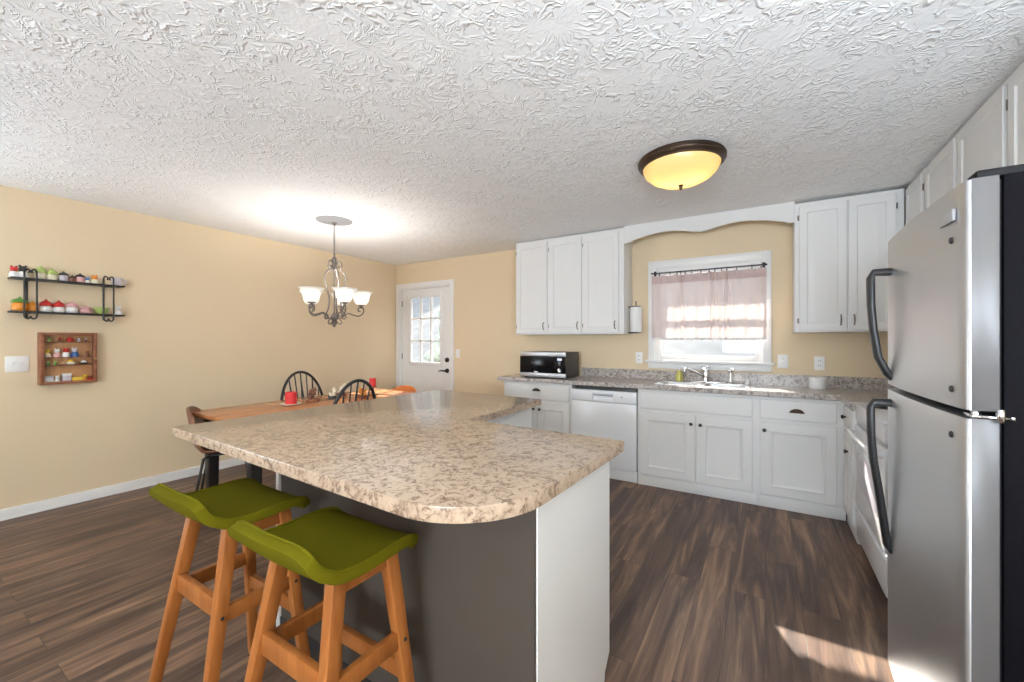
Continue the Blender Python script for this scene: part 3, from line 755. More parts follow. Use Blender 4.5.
# ------------------------------------------------------------------ bar stools
def make_stool(label, loc, rz=0):
    loc = (loc[0], loc[1], 0); t = thing('bar_stool', label, 'bar stool', loc, rz, 'olive bar stools at the island')
    prof = [(.180, .688), (.168, .712), (.138, .729), (.088, .734), (.02, .731), (-.05, .730), (-.103, .737), (-.138, .756), (-.160, .784), (-.173, .816)]
    hw = [.176, .187, .193, .197, .20, .20, .199, .196, .190, .180]
    def cr(L, s):
        n = len(L)-1; x = s*n; i = min(int(x), n-1); f = x-i
        p0, p1, p2, p3 = L[max(i-1, 0)], L[i], L[i+1], L[min(i+2, n)]
        return .5*((2*p1)+(-p0+p2)*f+(2*p0-5*p1+4*p2-p3)*f*f+(-p0+3*p1-3*p2+p3)*f**3)
    def surf(s, v):
        y = cr([p[0] for p in prof], s); z = cr([p[1] for p in prof], s); w = cr(hw, s)
        q = 2*v-1; x = q*w
        z += .006*abs(q)**2.5
        y += .010*q*q*max(0, (s-.6)/.4)
        z -= .022*abs(q)**5*max(0, (s-.75)/.25)
        return Vector((x, y, z))
    b = BM(); grid(b, surf, 36, 20); bmesh.ops.recalc_face_normals(b, faces=list(b.faces))
    if sum((f.normal.z for f in b.faces)) < 0: bmesh.ops.reverse_faces(b, faces=list(b.faces))
    seat = obj('seat', b, 'olive', t, 80)
    sm = seat.modifiers.new('shell', 'SOLIDIFY'); sm.thickness = .027; sm.offset = -1
    bv = seat.modifiers.new('round', 'BEVEL'); bv.width = .010; bv.segments = 4; bv.limit_method = 'ANGLE'
    rim = [surf(0, v/16) for v in range(17)]+[surf(s/30, 1) for s in range(1, 31)]+[surf(1, 1-v/16) for v in range(1, 17)]+[surf(1-s/30, 0) for s in range(1, 31)]
    b = BM(); tube(b, [p+Vector((p.x*-.03, 0, .001)) for p in rim], .0042, 6, False); obj('piping', b, 'olive', seat)
    top = {}; foot = {}
    for sx in (-1, 1):
        for sy in (-1, 1):
            p1 = Vector((sx*.126, (-.065 if sy < 0 else .105), .70)); p0 = Vector((sx*.20, (-.185 if sy < 0 else .165), 0))
            b = BM(); bar(b, p0, p1, .027, .031, .038, .042, side=(1, 0, 0)); obj('leg', b, 'beech', t)
            foot[sx, sy] = p0; top[sx, sy] = p1
    at = lambda k, z: foot[k]+(top[k]-foot[k])*(z/.70)
    for k1, k2, z, h in (((-1, -1), (1, -1), .45, .062), ((-1, 1), (1, 1), .33, .05), ((-1, -1), (-1, 1), .43, .05), ((1, -1), (1, 1), .43, .05)):
        b = BM(); bar(b, at(k1, z), at(k2, z), .022, h, side=None); obj('stretcher', b, 'beech', t)
    for sx in (-1, 1):
        b = BM(); bar(b, at((sx, -1), .672), at((sx, 1), .672), .024, .05); obj('apron', b, 'beech', t)
    b = BM()
    for sx in (-1, 1):
        for sy in (-1, 1):
            p = at((sx, sy), .43); sphere(b, (p.x+sx*.021, p.y, p.z), .006, .5, 1, 1, 8, 6)
    obj('bolt', b, 'black', t)
    b = BM(); box(b, -.14, .14, -.09, .12, .692, .702, .004); obj('mount_plate', b, 'black', t)
    return t
s1 = make_stool('olive green bar stool with beech legs nearer the left end of the island', (-1.632, .736, 0))
dup(s1, (-1.075, .736, 0), 0, 'olive green bar stool with beech legs nearer the rounded counter corner')

# ------------------------------------------------------------------ refrigerator
t = thing('refrigerator', 'stainless top-freezer refrigerator with black sides at the right edge', 'refrigerator', (.406, 1.768, 0))
FW = .368
part_box('case', t, 'fridgeside', .063, .765, -FW+.004, FW-.004, .02, 1.695, bev=.006)
part_box('gasket', t, 'gasket', .054, .064, -FW+.012, FW-.012, .06, 1.685, bev=.002)
def fdoor(z0, z1, name):
    b = BM(); pts = []
    def xb(y): return -.012*(1-(y/FW)**2)
    n = 24; pts.append((.055, -FW)); pts.append((.0125, -FW))
    for k in range(5):
        a = k*PI/8; pts.append((.012-.011*math.sin(a), -FW+.011*(1-math.cos(a))))
    for i in range(n+1):
        y = -FW+.018+(2*FW-.036)*i/n; pts.append((xb(y), y))
    for k in range(4, -1, -1):
        a = k*PI/8; pts.append((.012-.011*math.sin(a), FW-.011*(1-math.cos(a))))
    pts += [(.0125, FW), (.055, FW)]
    prism(b, pts, z0, z1, .004); d = obj(name, b, 'steel', t, 40)
    e = BM(); box(e, .0105, .0555, -FW-.0012, -FW+.001, z0, z1+.0005, .0004); obj('edge_trim', e, 'steeledge', d)
    return d
fd = fdoor(1.142, 1.69, 'freezer_door'); rd = fdoor(.075, 1.122, 'fridge_door')
def handle(parent, zt, zb, up):
    b = BM(); y = .285
    if up: P = [(.0, y, zt), (-.055, y, zt+.002), (-.064, y, zt-.02), (-.063, y, zt-.12), (-.056, y, zt-.22), (-.042, y, zt-.32), (-.016, y, zb+.02), (.0, y, zb)]
    for p, q in zip(P, P[1:]): pass
    rings = []
    for i, p in enumerate(P):
        pp = Vector(P[max(i-1, 0)]); pn = Vector(P[min(i+1, len(P)-1)]); d = (pn-pp).normalized(); nrm = Vector((d.z, 0, -d.x))
        w = .020; h = .011 if i not in (0,) else .014
        c = Vector(p); rings.append([b.verts.new(c+nrm*h*sa+Vector((0, w*sb, 0))) for sa, sb in ((-1, -1), (-1, 1), (-.3, 1.15), (.6, 1), (1, .5), (1, -.5), (.6, -1), (-.3, -1.15))])
    for a, c in zip(rings, rings[1:]):
        for k in range(8): b.faces.new((a[k], a[(k+1) % 8], c[(k+1) % 8], c[k]))
    b.faces.new(rings[0]); b.faces.new(rings[-1]); bmesh.ops.recalc_face_normals(b, faces=list(b.faces))
    o = obj('handle', b, 'blkplastic', parent, 60); o['label'] = 'black bowed handle'
handle(fd, 1.565, 1.165, True); handle(rd, 1.075, .52, True)
for par, z in ((fd, 1.56), (fd, 1.185), (rd, 1.07), (rd, .36)):
    b = BM(); lathe(b, [(0, .006), (.007, .005), (.009, 0)], (-.003, -.30, z), 14, (-1, 0, 0)); obj('screw_cap', b, 'black', par)
b = BM(); box(b, -.010, -.003, -.325, -.24, 1.605, 1.635, .002); obj('badge', b, 'greyplastic', fd)
b = BM(); box(b, .01, .08, -FW-.004, -FW+.05, 1.124, 1.132, .002); tube(b, [(.055, -FW-.008, 1.118), (.055, -FW-.008, 1.148)], .008, 10); tube(b, [(.02, -FW+.01, 1.118), (.02, -FW+.01, 1.146)], .008, 10); tube(b, [(.02, -FW-.006, 1.128), (.072, -FW-.006, 1.128)], .004, 8); obj('middle_hinge', b, 'chrome', t)
b = BM(); box(b, .02, .13, -FW+.004, -FW+.06, 1.69, 1.71, .005); box(b, .09, .2, -FW+.004, -FW+.05, 1.69, 1.704, .004); obj('hinge_cover', b, 'gasket', t)
b = BM(); box(b, .03, .07, -FW+.02, FW-.02, .015, .07, .003); obj('toe_grille', b, 'gasket', t)
b = BM()
for y in (-.3, .3): lathe(b, [(0, 0), (.022, 0), (.022, .02), (0, .02)], (.15, y, 0), 12); lathe(b, [(0, 0), (.022, 0), (.022, .02), (0, .02)], (.65, y, 0), 12)
obj('leveling_foot', b, 'black', t)

# ------------------------------------------------------------------ range
t = thing('kitchen_range', 'white electric range between the corner cabinet and the refrigerator', 'stove', (.50, 3.03, 0), -PI/2)
part_box('body', t, 'appl', -.378, .378, .03, .655, .03, .895, bev=.004)
b = BM(); box(b, -.378, .378, 0, .03, .055, .262, .008); box(b, -.36, .36, -.008, .004, .225, .25, .004); obj('storage_drawer', b, 'appl', t)
b = BM(); box(b, -.378, .378, -.006, .03, .272, .775, .008); d = obj('oven_door', b, 'appl', t)
b = BM(); box(b, -.25, .25, -.0085, -.004, .40, .62, .002); obj('oven_window', b, 'lav', d)
b = BM(); tube(b, [(-.34, -.004, .735), (-.34, -.035, .742), (-.32, -.05, .745), (0, -.055, .745), (.32, -.05, .745), (.34, -.035, .742), (.34, -.004, .735)], .0115, 10); obj('handle', b, 'appl', d)
part_box('vent_strip', t, 'greyplastic', -.375, .375, .004, .03, .782, .802)
part_box('front_rail', t, 'appl', -.378, .378, -.004, .03, .805, .898, bev=.006)
b = BM(); box(b, -.38, .38, -.012, .66, .897, .914, .004); ck = obj('cooktop', b, 'appl', t)
for x, y, r in ((-.19, .16, .1), (.19, .16, .08), (-.19, .44, .08), (.19, .44, .1)):
    b = BM(); lathe(b, [(r+.02, .0), (r+.02, .004), (r+.01, .005)], (x, y, .914), 28)
    pts = [(x+math.cos(a)*(.02+(r-.02)*a/(8*PI)), y+math.sin(a)*(.02+(r-.02)*a/(8*PI)), .922) for a in [k*PI/8 for k in range(65)]]
    tube(b, pts, .006, 6); obj('burner', b, 'black', ck)
b = BM(); box(b, -.378, .378, .62, .685, .914, 1.08, .01); bgp = obj('backguard', b, 'appl', t)
for x in (-.3, -.22, .22, .3):
    b = BM(); lathe(b, [(.022, 0), (.02, .018), (0, .02)], (x, .62, 1.0), 16, (0, -1, 0)); obj('knob', b, 'black', bgp)
b = BM()
for x in (-.33, .33):
    for y in (.1, .6): lathe(b, [(0, 0), (.02, 0), (.02, .03), (0, .03)], (x, y, 0), 10)
obj('leveling_foot', b, 'black', t)
part_box('kick_plate', t, 'graymetal', -.36, .36, .06, .07, .005, .05)

# ------------------------------------------------------------------ ceiling light
LX, LY = -.447, 2.735
t = thing('ceiling_light', 'round bronze flush ceiling light with an amber glass bowl over the kitchen', 'ceiling light', (LX, LY, CEIL))
b = BM(); lathe(b, [(.10, 0), (.250, 0), (.256, -.010), (.250, -.018), (.255, -.024), (.250, -.036), (.240, -.042), (.236, -.050), (.226, -.052), (.222, -.044), (.222, -.01), (.10, -.008)], seg=56); obj('rim', b, 'bronze', t)
b = BM(); lathe(b, [(.226, -.040), (.224, -.056), (.209, -.088), (.175, -.120), (.125, -.145), (.06, -.159), (0, -.163)], seg=56); bo = obj('glass_bowl', b, 'amber', t, 80)
b = BM(); lathe(b, [(.014, -.158), (.016, -.166), (.008, -.172), (.010, -.182), (.006, -.192), (0, -.195)], seg=14); obj('finial', b, 'bronze', t)
def bulb(name, loc, w, col, parent, r=.03):
    d = bpy.data.lights.new(name, 'POINT'); d.energy = w; d.color = col; d.shadow_soft_size = r
    o = bpy.data.objects.new(name, d); COL.objects.link(o); o.location = loc; o.parent = parent; return o
for x in (-.06, .06): bulb('bulb', (x, 0, -.07), .9, (1, .84, .56), t)

# ------------------------------------------------------------------ chandelier
KX, KY = -3.455, 2.42
t = thing('chandelier', 'pewter scrolled chandelier with white glass shades hanging over the dining table', 'chandelier', (KX, KY, CEIL))
b = BM(); lathe(b, [(0, -.022), (.05, -.022), (.12, -.014), (.158, -.006), (.162, 0), (0, 0)], seg=48); obj('ceiling_medallion', b, 'medallion', t)
b = BM()
z = -.02; i = 0
lathe(b, [(0, -.05), (.012, -.046), (.018, -.03), (.03, -.02)], seg=14)
while z > -.30:
    pts = []
    for k in range(11):
        a = 2*PI*k/10; dx = .008*math.cos(a); dz = .016*math.sin(a)
        pts.append((dx if i % 2 == 0 else 0, 0 if i % 2 == 0 else dx, z-.03+dz))
    tube(b, pts, .0026, 5, False); z -= .026; i += 1
obj('chain', b, 'iron', t)
b = BM(); lathe(b, [(0, -.30), (.007, -.305), (.007, -.34), (.018, -.35), (.024, -.37), (.012, -.39), (.008, -.42), (.022, -.44), (.026, -.46), (.010, -.48), (.007, -.52), (.007, -.86), (.016, -.88), (.034, -.90), (.03, -.93), (.014, -.95), (.02, -.965), (.022, -.985), (.008, -1.0), (0, -1.01)], seg=18); obj('stem', b, 'iron', t)
def spiral(cx, cz, r0, r1, a0, a1, n=14):
    return [(cx+(r0+(r1-r0)*k/n)*math.cos(a0+(a1-a0)*k/n), cz+(r0+(r1-r0)*k/n)*math.sin(a0+(a1-a0)*k/n)) for k in range(n+1)]
def rad(P, ang): return [(r*math.cos(ang), r*math.sin(ang), z) for r, z in P]
def cat(P, n=5):
    out = []
    for i in range(len(P)-1):
        p0, p1, p2, p3 = [Vector(P[max(0, min(len(P)-1, j))]) for j in (i-1, i, i+1, i+2)]
        for k in range(n):
            f = k/n; out.append(.5*((2*p1)+(-p0+p2)*f+(2*p0-5*p1+4*p2-p3)*f*f+(-p0+3*p1-3*p2+p3)*f**3))
    out.append(Vector(P[-1])); return out
base_a = math.atan(253/411)
for k in range(5):
    ang = base_a+math.radians(170+72*k)
    b = BM()
    # lyre rod from crown scroll down to the hub
    P = [(.03, -.425), (.055, -.44), (.066, -.415), (.055, -.385), (.028, -.385), (.02, -.42), (.045, -.455), (.09, -.50), (.105, -.55), (.088, -.62), (.062, -.70), (.055, -.77), (.068, -.84), (.095, -.89), (.10, -.915), (.078, -.925), (.07, -.90), (.085, -.885)]
    tube(b, cat(rad(P, ang)), .0058, 8)
    Q = [(.018, -.915), (.05, -.925), (.085, -.895), (.12, -.872), (.165, -.885), (.215, -.895), (.252, -.87), (.262, -.835), (.245, -.808), (.215, -.818), (.212, -.845), (.232, -.85)]
    tube(b, cat(rad(Q, ang)), .0062, 8)
    tube(b, cat(rad([(.02, -.95), (.045, -.975), (.065, -.955), (.05, -.935)], ang)), .005, 8)
    ar = obj('arm', b, 'iron', t)
    cx, cy = .24*math.cos(ang), .24*math.sin(ang)
    b = BM(); lathe(b, [(.012, -.812), (.012, -.80), (.034, -.793), (.030, -.78), (.022, -.77), (.022, -.745)], (cx, cy, 0), 16); lathe(b, [(.008, -.82), (.018, -.812), (0, -.81)], (cx, cy, 0), 12); obj('socket_cup', b, 'iron', ar)
    b = BM(); lathe(b, [(r*1.13, z*1.08-.008) for r, z in [(.028, -.722), (.045, -.712), (.060, -.685), (.066, -.65), (.072, -.63), (.088, -.612), (.100, -.604), (.098, -.603), (.085, -.609), (.069, -.628), (.062, -.65), (.056, -.683), (.042, -.707), (.024, -.716)]], (cx, cy, 0), 30); obj('glass_shade', b, 'opal', t, 80)
    bulb('bulb', (cx, cy, -.71), 5, (1, .97, .93), t, .025)

# ------------------------------------------------------------------ dining table and chairs
TX0, TX1, TY0, TY1, TZ = -3.87, -3.03, 1.42, 3.25, .75
t = thing('dining_table', 'long honey wood dining table with thick black legs along the left wall', 'table', ((TX0+TX1)/2, (TY0+TY1)/2, 0))
hx, hy = (TX1-TX0)/2, (TY1-TY0)/2
b = BM(); box(b, -hx, hx, -hy, hy, TZ-.032, TZ, .005); obj('tabletop', b, 'tabletop', t)
b = BM()
for s in (-1, 1):
    box(b, s*(hx-.10)-.012, s*(hx-.10)+.012, -hy+.12, hy-.12, TZ-.12, TZ-.032); box(b, -hx+.1, hx-.1, s*(hy-.12)-.012, s*(hy-.12)+.012, TZ-.12, TZ-.032)
obj('apron', b, 'windsor', t)
for sx in (-1, 1):
    for sy in (-1, 1):
        b = BM(); x, y = sx*(hx-.095), sy*(hy-.125); bar(b, (x, y, 0), (x, y, TZ-.033), .07, .07, .085, .085, side=(1, 0, 0)); obj('leg', b, 'windsor', t)

def shell_chair(label, loc, rz, m):
    t = thing('shell_chair', label, 'chair', loc, rz, 'leather shell chairs at the table ends')
    prof = [(.20, .435), (.19, .455), (.12, .462), (.02, .452), (-.08, .448), (-.15, .465), (-.195, .53), (-.215, .62), (-.232, .72), (-.245, .80)]
    hw = [.17, .19, .225, .24, .24, .24, .242, .242, .235, .20]
    def surf(u, v):
        n = len(prof)-1; x = u*n; i = min(int(x), n-1); f = x-i
        y = prof[i][0]*(1-f)+prof[i+1][0]*f; z = prof[i][1]*(1-f)+prof[i+1][1]*f; w = hw[i]*(1-f)+hw[i+1]*f
        q = 2*v-1; bk = max(0, min(1, (u-.35)/.4))
        return Vector((q*w, y+.065*abs(q)**2.2*bk, z+.05*abs(q)**2.5*(1-bk*.8)-.075*abs(q)**3*max(0, (u-.75)/.25)))
    b = BM(); grid(b, surf, 40, 18); o = obj('shell', b, m, t, 80)
    s = o.modifiers.new('s', 'SOLIDIFY'); s.thickness = .02; s.offset = 0
    sb = o.modifiers.new('ss', 'SUBSURF'); sb.levels = 1; sb.render_levels = 1
    b = BM(); box(b, -.13, .13, -.1, .13, .428, .438, .003); obj('mount_plate', b, 'black', t)
    for sx in (-1, 1):
        for sy in (-1, 1):
            b = BM(); tube(b, [(sx*.12, sy*.1+.01, .435), (sx*.15, sy*.13, .42), (sx*.20, sy*.2, 0)], .0095, 8); obj('leg', b, 'black', t)
    return t
shell_chair('brown leather shell chair on black legs at the near end of the dining table', (-3.66, 1.60, 0), -.5, 'leather')
shell_chair('caramel leather shell chair at the far end of the dining table by the door', (-3.47, 3.12, 0), PI, 'caramel')

def windsor(label, loc, rz):
    t = thing('windsor_chair', label, 'chair', loc, rz, 'black windsor chairs beside the dining table')
    b = BM(); pts = []
    for k in range(32):
        a = 2*PI*k/32; pts.append((.23*math.cos(a)*(1 if math.sin(a) < 0 else .95), .21*math.sin(a)))
    prism(b, pts, .425, .46, .008); obj('seat', b, 'windsor', t)
    for sx in (-1, 1):
        for sy in (-1, 1):
            b = BM(); P = [Vector((sx*.15, sy*.13, .43)), Vector((sx*.21, sy*.19, 0))]
            tube(b, [P[0].lerp(P[1], f) for f in (0, .15, .3, .45, .55, .62, .7, 1)], [.012, .016, .021, .019, .013, .018, .015, .010], 10); obj('leg', b, 'windsor', t)
    b = BM(); tube(b, [(-.18, .02, .19), (0, .02, .19), (.18, .02, .19)], [.008, .013, .008], 8)
    for sx in (-1, 1): tube(b, [(sx*.182, -.16, .19), (sx*.182, .16, .19)], .009, 8)
    obj('stretcher', b, 'windsor', t)
    hoop = []
    for k in range(33):
        a = PI*k/32; x = -.235*math.cos(a); h = .53*math.sin(a)**.72
        hoop.append((x*(1 if h > .12 else .9+.1*h/.12), -.16-.10*h/.53, .458+h))
    b = BM(); tube(b, hoop, .013, 10); obj('hoop', b, 'windsor', t)
    for k in range(-3, 4):
        xb, xt = k*.045, k*.062
        h = .53*math.sqrt(max(0, 1-(xt/.235)**2))**.72-.004
        b = BM(); p0 = Vector((xb, -.16, .455)); p1 = Vector((xt, -.16-.10*h/.53, .458+h))
        tube(b, [p0.lerp(p1, f) for f in (0, .15, .3, .42, .5, .58, .7, .85, 1)], [.006, .007, .009, .014, .016, .013, .009, .007, .006] if k % 2 == 0 else [.006]*9, 8); obj('spindle', b, 'windsor', t)
    return t
wa = windsor('black windsor chair with a spindle hoop back on the wall side of the table', (-3.80, 2.45, 0), -PI/2)
dup(wa, (-3.05, 2.17, 0), PI/2, 'black windsor chair with a spindle hoop back between the table and the island')

# things on the table
t = thing('pillar_candle', 'red pillar candle on a cream dish at the near end of the table centre', 'candle', (-3.50, 2.03, TZ))
b = BM(); lathe(b, [(0, 0), (.05, 0), (.085, .012), (.088, .018), (.05, .012), (0, .012)], seg=28); obj('dish', b, 'cream', t)
b = BM(); lathe(b, [(0, .012), (.045, .012), (.045, .11), (.038, .115), (.03, .108), (0, .108)], seg=24); obj('candle', b, 'wax', t)
b = BM(); tube(b, [(0, 0, .105), (.002, 0, .125)], .002, 6); obj('wick', b, 'black', t)
def jar(label, x, y, r, h, fill, lidm):
    t = thing('glass_jar', label, 'jar', (x, y, TZ))
    b = BM(); lathe(b, [(0, 0), (r*.9, 0), (r, .01), (r, h*.82), (r*.75, h*.9), (r*.75, h)], seg=24); obj('jar_body', b, 'glass', t)
    b = BM()
    for k in range(9): sphere(b, (random.uniform(-.5, .5)*r, random.uniform(-.5, .5)*r, .02+h*.62*k/9), r*.36, u=8, v=6)
    obj('filling', b, fill, t)
    b = BM(); lathe(b, [(0, 0), (r*1.05, 0), (r*1.05, .03), (0, .03)], (0, 0, 0), 24); obj('wooden_base', b, lidm, t)
    return t
jar('glass jar of brown pine cones just right of the red candle', -3.52, 2.24, .055, .17, 'brown', 'case')
jar('smaller glass jar of cream shells in the middle of the table', -3.55, 2.47, .045, .13, 'cream', 'graymetal')
jar('tall glass jar of cream shells furthest back toward the wall on the table', -3.68, 2.66, .05, .16, 'cream', 'case')
jar('low glass jar of orange gourds seen through the near windsor spindles', -3.36, 2.66, .045, .12, 'orange', 'case')
t = thing('candle_stand', 'small red candle on a raised wooden stand behind the near windsor chair', 'candle', (-3.45, 2.86, TZ))
b = BM(); lathe(b, [(0, 0), (.045, 0), (.045, .008), (.012, .02), (.016, .05), (.01, .07), (.04, .08), (.042, .088), (0, .088)], seg=20); obj('stand', b, 'case', t)
b = BM(); lathe(b, [(0, .088), (.033, .088), (.033, .17), (.026, .173), (0, .168)], seg=20); obj('candle', b, 'wax', t)

# ------------------------------------------------------------------ left wall: iron shelf
t = thing('wall_shelf', 'black wrought iron two-tier wall shelf on the left wall', 'shelf', (XL, .934, 1.52))
SD = .125
for z in (.0, .245):
    b = BM(); box(b, 0.004, SD, -.308, .308, z-.006, z+.006, .002); tube(b, [(SD, -.308, z), (SD, .308, z)], .0065, 8); obj('board', b, 'black', t)
for y in (-.216, .206):
    b = BM()
    for dy in (-.03, .03): tube(b, cat([(SD+.008, y+dy, .30), (SD+.008, y+dy, .12), (SD+.008, y+dy, -.02), (SD+.008, y+dy*.8, -.045), (SD+.008, y+dy*.3, -.05), (SD+.008, y, -.03)]), .0055, 8)
    for dy in (-.03, .03): tube(b, cat([(SD+.008, y+dy, .30), (SD+.008, y+dy*.7, .315), (SD+.008, y+dy*.2, .305), (SD+.008, y+dy*.25, .285)]), .0055, 8)
    tube(b, [(.005, y, .30), (.005, y, -.04)], .0065, 8)
    for z in (.245, 0): tube(b, [(.005, y, z-.008), (SD+.008, y, z-.008)], .005, 8)
    obj('scroll_bracket', b, 'black', t)
SHX = XL+.07
def knick(name, label, cat_, y, z, parts, group, x=SHX):
    t = thing(name, label, cat_, (x, y, z), 0, group)
    for nm, b, m in parts: obj(nm, b, m, t)
    return t
def lat(P, c=(0, 0, 0), seg=18, axis=None):
    b = BM(); lathe(b, P, c, seg, axis); return b
def pot(r, h): return lat([(0, 0), (r*.75, 0), (r, h*.3), (r, h*.65), (r*.8, h), (0, h)])
def dome(r, z, h): return lat([(r, z), (r*1.08, z+h*.15), (r*.85, z+h*.6), (r*.3, z+h*.92), (0, z+h)])
def nub(r, c): b = BM(); sphere(b, c, r, u=10, v=8); return b
def lidded(name, label, y, z, r, h, mb, ml, group, lh=.35):
    return knick(name, label, 'jar', y, z, [('pot', pot(r, h*(1-lh)), mb), ('lid', dome(r, h*(1-lh), h*lh), ml), ('lid_knob', nub(r*.2, (0, 0, h*1.02)), ml)], group)
def figure(name, label, y, z, h, mb, mh, group, x=SHX):
    r = h*.30
    b = BM(); sphere(b, (0, 0, h*.68), r*.78); sphere(b, (r*.7, 0, h*.66), r*.3)
    e = BM(); sphere(e, (0, -r*.5, h*.92), r*.26); sphere(e, (0, r*.5, h*.92), r*.26)
    return knick(name, label, 'figurine', y, z, [('body', lat([(0, 0), (r*.95, 0), (r*1.05, h*.15), (r*.85, h*.4), (r*.4, h*.56), (0, h*.58)]), mb), ('head', b, mh), ('ears', e, mh)], group, x)
def mug(label, y, z, r, h, m, group):
    hb = BM(); tube(hb, cat([(.3*r, r*.9, h*.8), (.5*r, r*1.5, h*.75), (.5*r, r*1.6, h*.4), (.3*r, r*.9, h*.2)]), r*.16, 8)
    return knick('mug', label, 'mug', y, z, [('cup', lat([(0, 0), (r*.85, 0), (r, h*.2), (r, h), (r*.88, h), (r*.85, h*.2), (0, h*.12)]), m), ('handle', hb, m)], group)
Z1_, Z2_ = 1.52+.245+.006, 1.52+.006
G1, G2 = 'ornaments on the upper iron shelf', 'ornaments on the lower iron shelf'
figure('rooster_figurine', 'small red-headed figurine at the left end of the upper iron shelf', 0.648, Z1_, .085, 'ceramic', 'red', G1)
figure('cow_figurine', 'small black and white figurine second on the upper iron shelf', 0.69, Z1_, .095, 'ceramic', 'blackglaze', G1)
lidded('lidded_jar', 'lime green lidded jar third on the upper iron shelf', 0.779, Z1_, .033, .098, 'cream', 'green', G1, .5)
lidded('lidded_jar', 'lime green lidded jar fourth on the upper iron shelf, slightly shorter', 0.836, Z1_, .032, .085, 'cream', 'green', G1, .5)
lidded('lidded_jar', 'grey jar with a black lid in the middle of the upper iron shelf', 0.897, Z1_, .027, .072, 'lav', 'blackglaze', G1)
lidded('lidded_jar', 'short brown jar with a dark lid between two taller jars', 0.945, Z1_, .024, .05, 'brown', 'blackglaze', G1)
lidded('lidded_jar', 'tan jar with a black lid right of the short brown jar', 0.988, Z1_, .027, .07, 'pink', 'blackglaze', G1)
figure('bird_figurine', 'small white and blue figurine beside the orange bird', 1.03, Z1_, .05, 'ceramic', 'blue', G1)
figure('bird_figurine', 'orange bird figurine on the right part of the upper iron shelf', 1.072, Z1_, .075, 'cream', 'orange', G1)
mug('lavender grey mug at the right end of the upper iron shelf', 1.205, Z1_, .033, .066, 'lav', G1)
lidded('pumpkin_jar', 'orange pumpkin jar with a green top at the left of the lower iron shelf', 0.676, Z2_, .042, .095, 'orange', 'leafgreen', G2)
lidded('pumpkin_jar', 'smaller orange jar beside the large pumpkin jar', 0.738, Z2_, .028, .07, 'orange', 'orange', G2)
lidded('mushroom_jar', 'white jar with a red cap, left one of the red pair', 0.805, Z2_, .033, .092, 'ceramic', 'red', G2, .5)
lidded('mushroom_jar', 'white jar with a red cap, right one of the red pair', 0.872, Z2_, .033, .088, 'ceramic', 'red', G2, .5)
lidded('lidded_jar', 'white jar with a pink top in the middle of the lower iron shelf', 0.942, Z2_, .036, .085, 'ceramic', 'pink', G2, .45)
lidded('lidded_jar', 'low pink jar right of the white and pink jar', 1.018, Z2_, .036, .058, 'pink', 'pink', G2)
knick('green_bowl', 'green leaf bowl near the right of the lower iron shelf', 'bowl', 1.112, Z2_, [('bowl', lat([(0, 0), (.025, 0), (.045, .035), (.048, .055), (.043, .052), (.03, .015), (0, .01)]), 'green'), ('filling', nub(.03, (0, 0, .03)), 'leafgreen')], G2)
figure('rabbit_figurine', 'small white figurine at the right end of the lower iron shelf', 1.215, Z2_, .08, 'ceramic', 'ceramic', G2)

# wooden display case
CY0, CY1, CZ0, CZ1, CD = .772, 1.083, .972, 1.372, .075
t = thing('display_case', 'wooden wall display case of miniatures below the iron shelf', 'display case', (XL, (CY0+CY1)/2, CZ0))
hw_, H = (CY1-CY0)/2, CZ1-CZ0
b = BM(); box(b, 0, CD, -hw_, -hw_+.014, 0, H, .002); box(b, 0, CD, hw_-.014, hw_, 0, H, .002); box(b, 0, CD, -hw_+.014, hw_-.014, 0, .016, .002); box(b, 0, CD, -hw_+.014, hw_-.014, H-.016, H, .002); obj('frame', b, 'case', t)
b = BM(); box(b, .001, .008, -hw_+.012, hw_-.012, .012, H-.012); obj('back_panel', b, 'caseback', t)
for z in (.325, .205, .145):
    b = BM(); box(b, .008, CD-.014, -hw_+.014, hw_-.014, z-.003, z+.003); obj('shelf', b, 'case', t)
b = BM(); box(b, CD, CD+.012, -hw_, -hw_+.022, 0, H, .002); box(b, CD, CD+.012, hw_-.022, hw_, 0, H, .002); box(b, CD, CD+.012, -hw_+.022, hw_-.022, 0, .022, .002); box(b, CD, CD+.012, -hw_+.022, hw_-.022, H-.022, H, .002)
dr = obj('door_frame', b, 'case', t)
b = BM(); box(b, CD+.003, CD+.005, -hw_+.02, hw_-.02, .02, H-.02); obj('glass_pane', b, 'glass', dr, 0)
b = BM(); lathe(b, [(.004, 0), (.004, .006), (.008, .01), (0, .016)], (CD+.012, hw_-.011, .19), 12, (1, 0, 0)); obj('knob', b, 'brass', dr)
G3 = 'miniatures in the wooden display case'; cxx = XL+.037; yc = (CY0+CY1)/2
def z_(s): return CZ0+s+.0032
def mini(name, label, dy, s, h, mb, mh): figure(name, label, yc+dy, z_(s), h, mb, mh, G3, x=cxx)
mini('miniature_bird', 'tiny green bird at the left of the top row in the case', -.10, .325, .036, 'green', 'leafgreen')
mini('miniature_bird', 'tiny brown bird second in the top row of the case', -.045, .325, .034, 'brown', 'red')
knick('miniature_teapot', 'tiny red teapot in the middle of the top row in the case', 'miniature', yc+.01, z_(.325), [('pot', pot(.022, .026), 'red'), ('lid', dome(.014, .026, .01), 'red')], G3, x=cxx)
mini('miniature_mouse', 'tiny grey mouse right of the red teapot in the case', .06, .325, .030, 'lav', 'ceramic')
mini('miniature_mouse', 'tiny grey mouse at the right end of the top row in the case', .10, .325, .030, 'brown', 'lav')
mini('miniature_duck', 'tiny yellow and green duck at the left of the second row in the case', -.11, .205, .062, 'cream', 'yellow')
mini('miniature_doll', 'tiny pink and white doll second in the second row of the case', -.06, .205, .068, 'pink', 'ceramic')
mini('miniature_doll', 'tiny doll with a red hat in the second row of the case', -.012, .205, .072, 'ceramic', 'red')
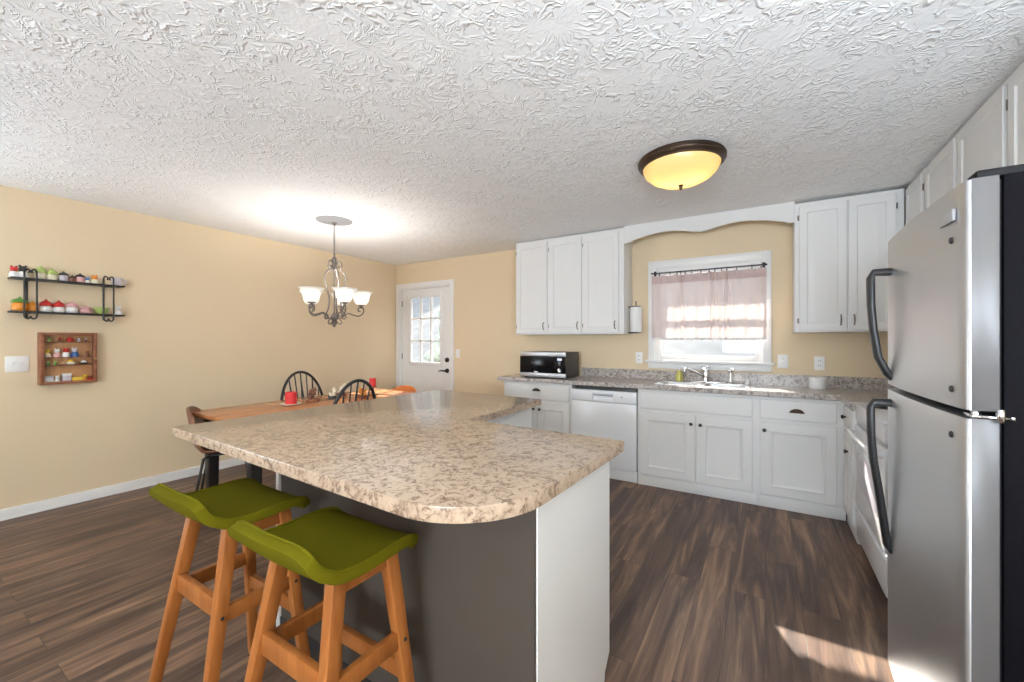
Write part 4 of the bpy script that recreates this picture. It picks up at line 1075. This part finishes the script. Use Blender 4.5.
mini('miniature_doll', 'tiny doll with a blue body in the second row of the case', .036, .205, .076, 'blue', 'lav')
mini('miniature_hedgehog', 'tiny brown hedgehog at the right of the second row in the case', .105, .205, .05, 'brown', 'case')
for dy, lb in ((-.105, 'tiny green frog at the far left of the third row in the case'), (-.068, 'tiny green frog second in the third row of the case')): mini('miniature_frog', lb, dy, .145, .036, 'leafgreen', 'green')
knick('miniature_basket', 'tiny cream basket in the middle of the third row in the case', 'miniature', yc+.015, z_(.145), [('basket', pot(.026, .022), 'cream'), ('filling', dome(.02, .022, .018), 'yellow')], G3, x=cxx)
knick('miniature_boat', 'tiny dark boat with a white sail at the right of the third row', 'miniature', yc+.088, z_(.145), [('hull', lat([(0, 0), (.022, .002), (.032, .012), (0, .012)]), 'blackglaze'), ('sail', dome(.016, .012, .022), 'ceramic')], G3, x=cxx)
def mbox(name, label, dy, w, h, m, m2):
    b = BM(); box(b, -.012, .012, -w/2, w/2, 0, h, .002); c = BM(); box(c, -.013, .013, -w/2-.001, w/2+.001, h*.72, h*1.04, .002)
    knick(name, label, 'miniature', yc+dy, CZ0+.0165, [('body', b, m), ('top', c, m2)], G3, x=cxx)
mbox('miniature_house', 'tiny white house at the left of the bottom row in the case', -.105, .05, .045, 'ceramic', 'lav')
mini('miniature_cat', 'tiny white cat second in the bottom row of the case', -.058, .0135, .05, 'ceramic', 'ceramic')
mbox('miniature_van', 'tiny white van in the middle of the bottom row in the case', -.008, .05, .06, 'lav', 'ceramic')
mbox('miniature_bus', 'tiny low yellow bus in the bottom row of the case', .052, .062, .03, 'yellow', 'yellow')
mini('miniature_lion', 'tiny orange lion right of the yellow bus in the case', .095, .0135, .05, 'orange', 'yellow')
mbox('miniature_book', 'tiny dark red book at the right end of the bottom row in the case', .123, .022, .03, 'red', 'brown')

# ------------------------------------------------------------------ trees beyond the windows
def tree(label, x, y, h, r, seed):
    random.seed(seed)
    t = thing('tree', label, 'tree', (x, y, -.3), 0, 'trees outside')
    b = BM(); tube(b, [(0, 0, 0), (.05, 0, h*.4), (0, .05, h*.85)], [.16, .11, .03], 10); obj('trunk', b, 'bark', t)
    b = BM()
    for k in range(90):
        z = h*(.22+.78*random.random()); q = r*(1.05-(z/h))*1.1+.1; a = random.random()*2*PI; d = q*math.sqrt(random.random())
        s = random.uniform(.18, .42)*(r/1.5)
        rr = bmesh.ops.create_icosphere(b, subdivisions=2, radius=s)
        for v in rr['verts']: v.co = v.co*random.uniform(.75, 1.2)+Vector((d*math.cos(a), d*math.sin(a), z))
    obj('foliage', b, 'leaf', t, 0)
tree('grey green conifer seen through the upper panes of the entry door', -8.6, 11.5, 5.2, 1.6, 1)
tree('low grey green bush seen through the left panes of the entry door', -7.2, 9.0, 2.2, 1.2, 2)
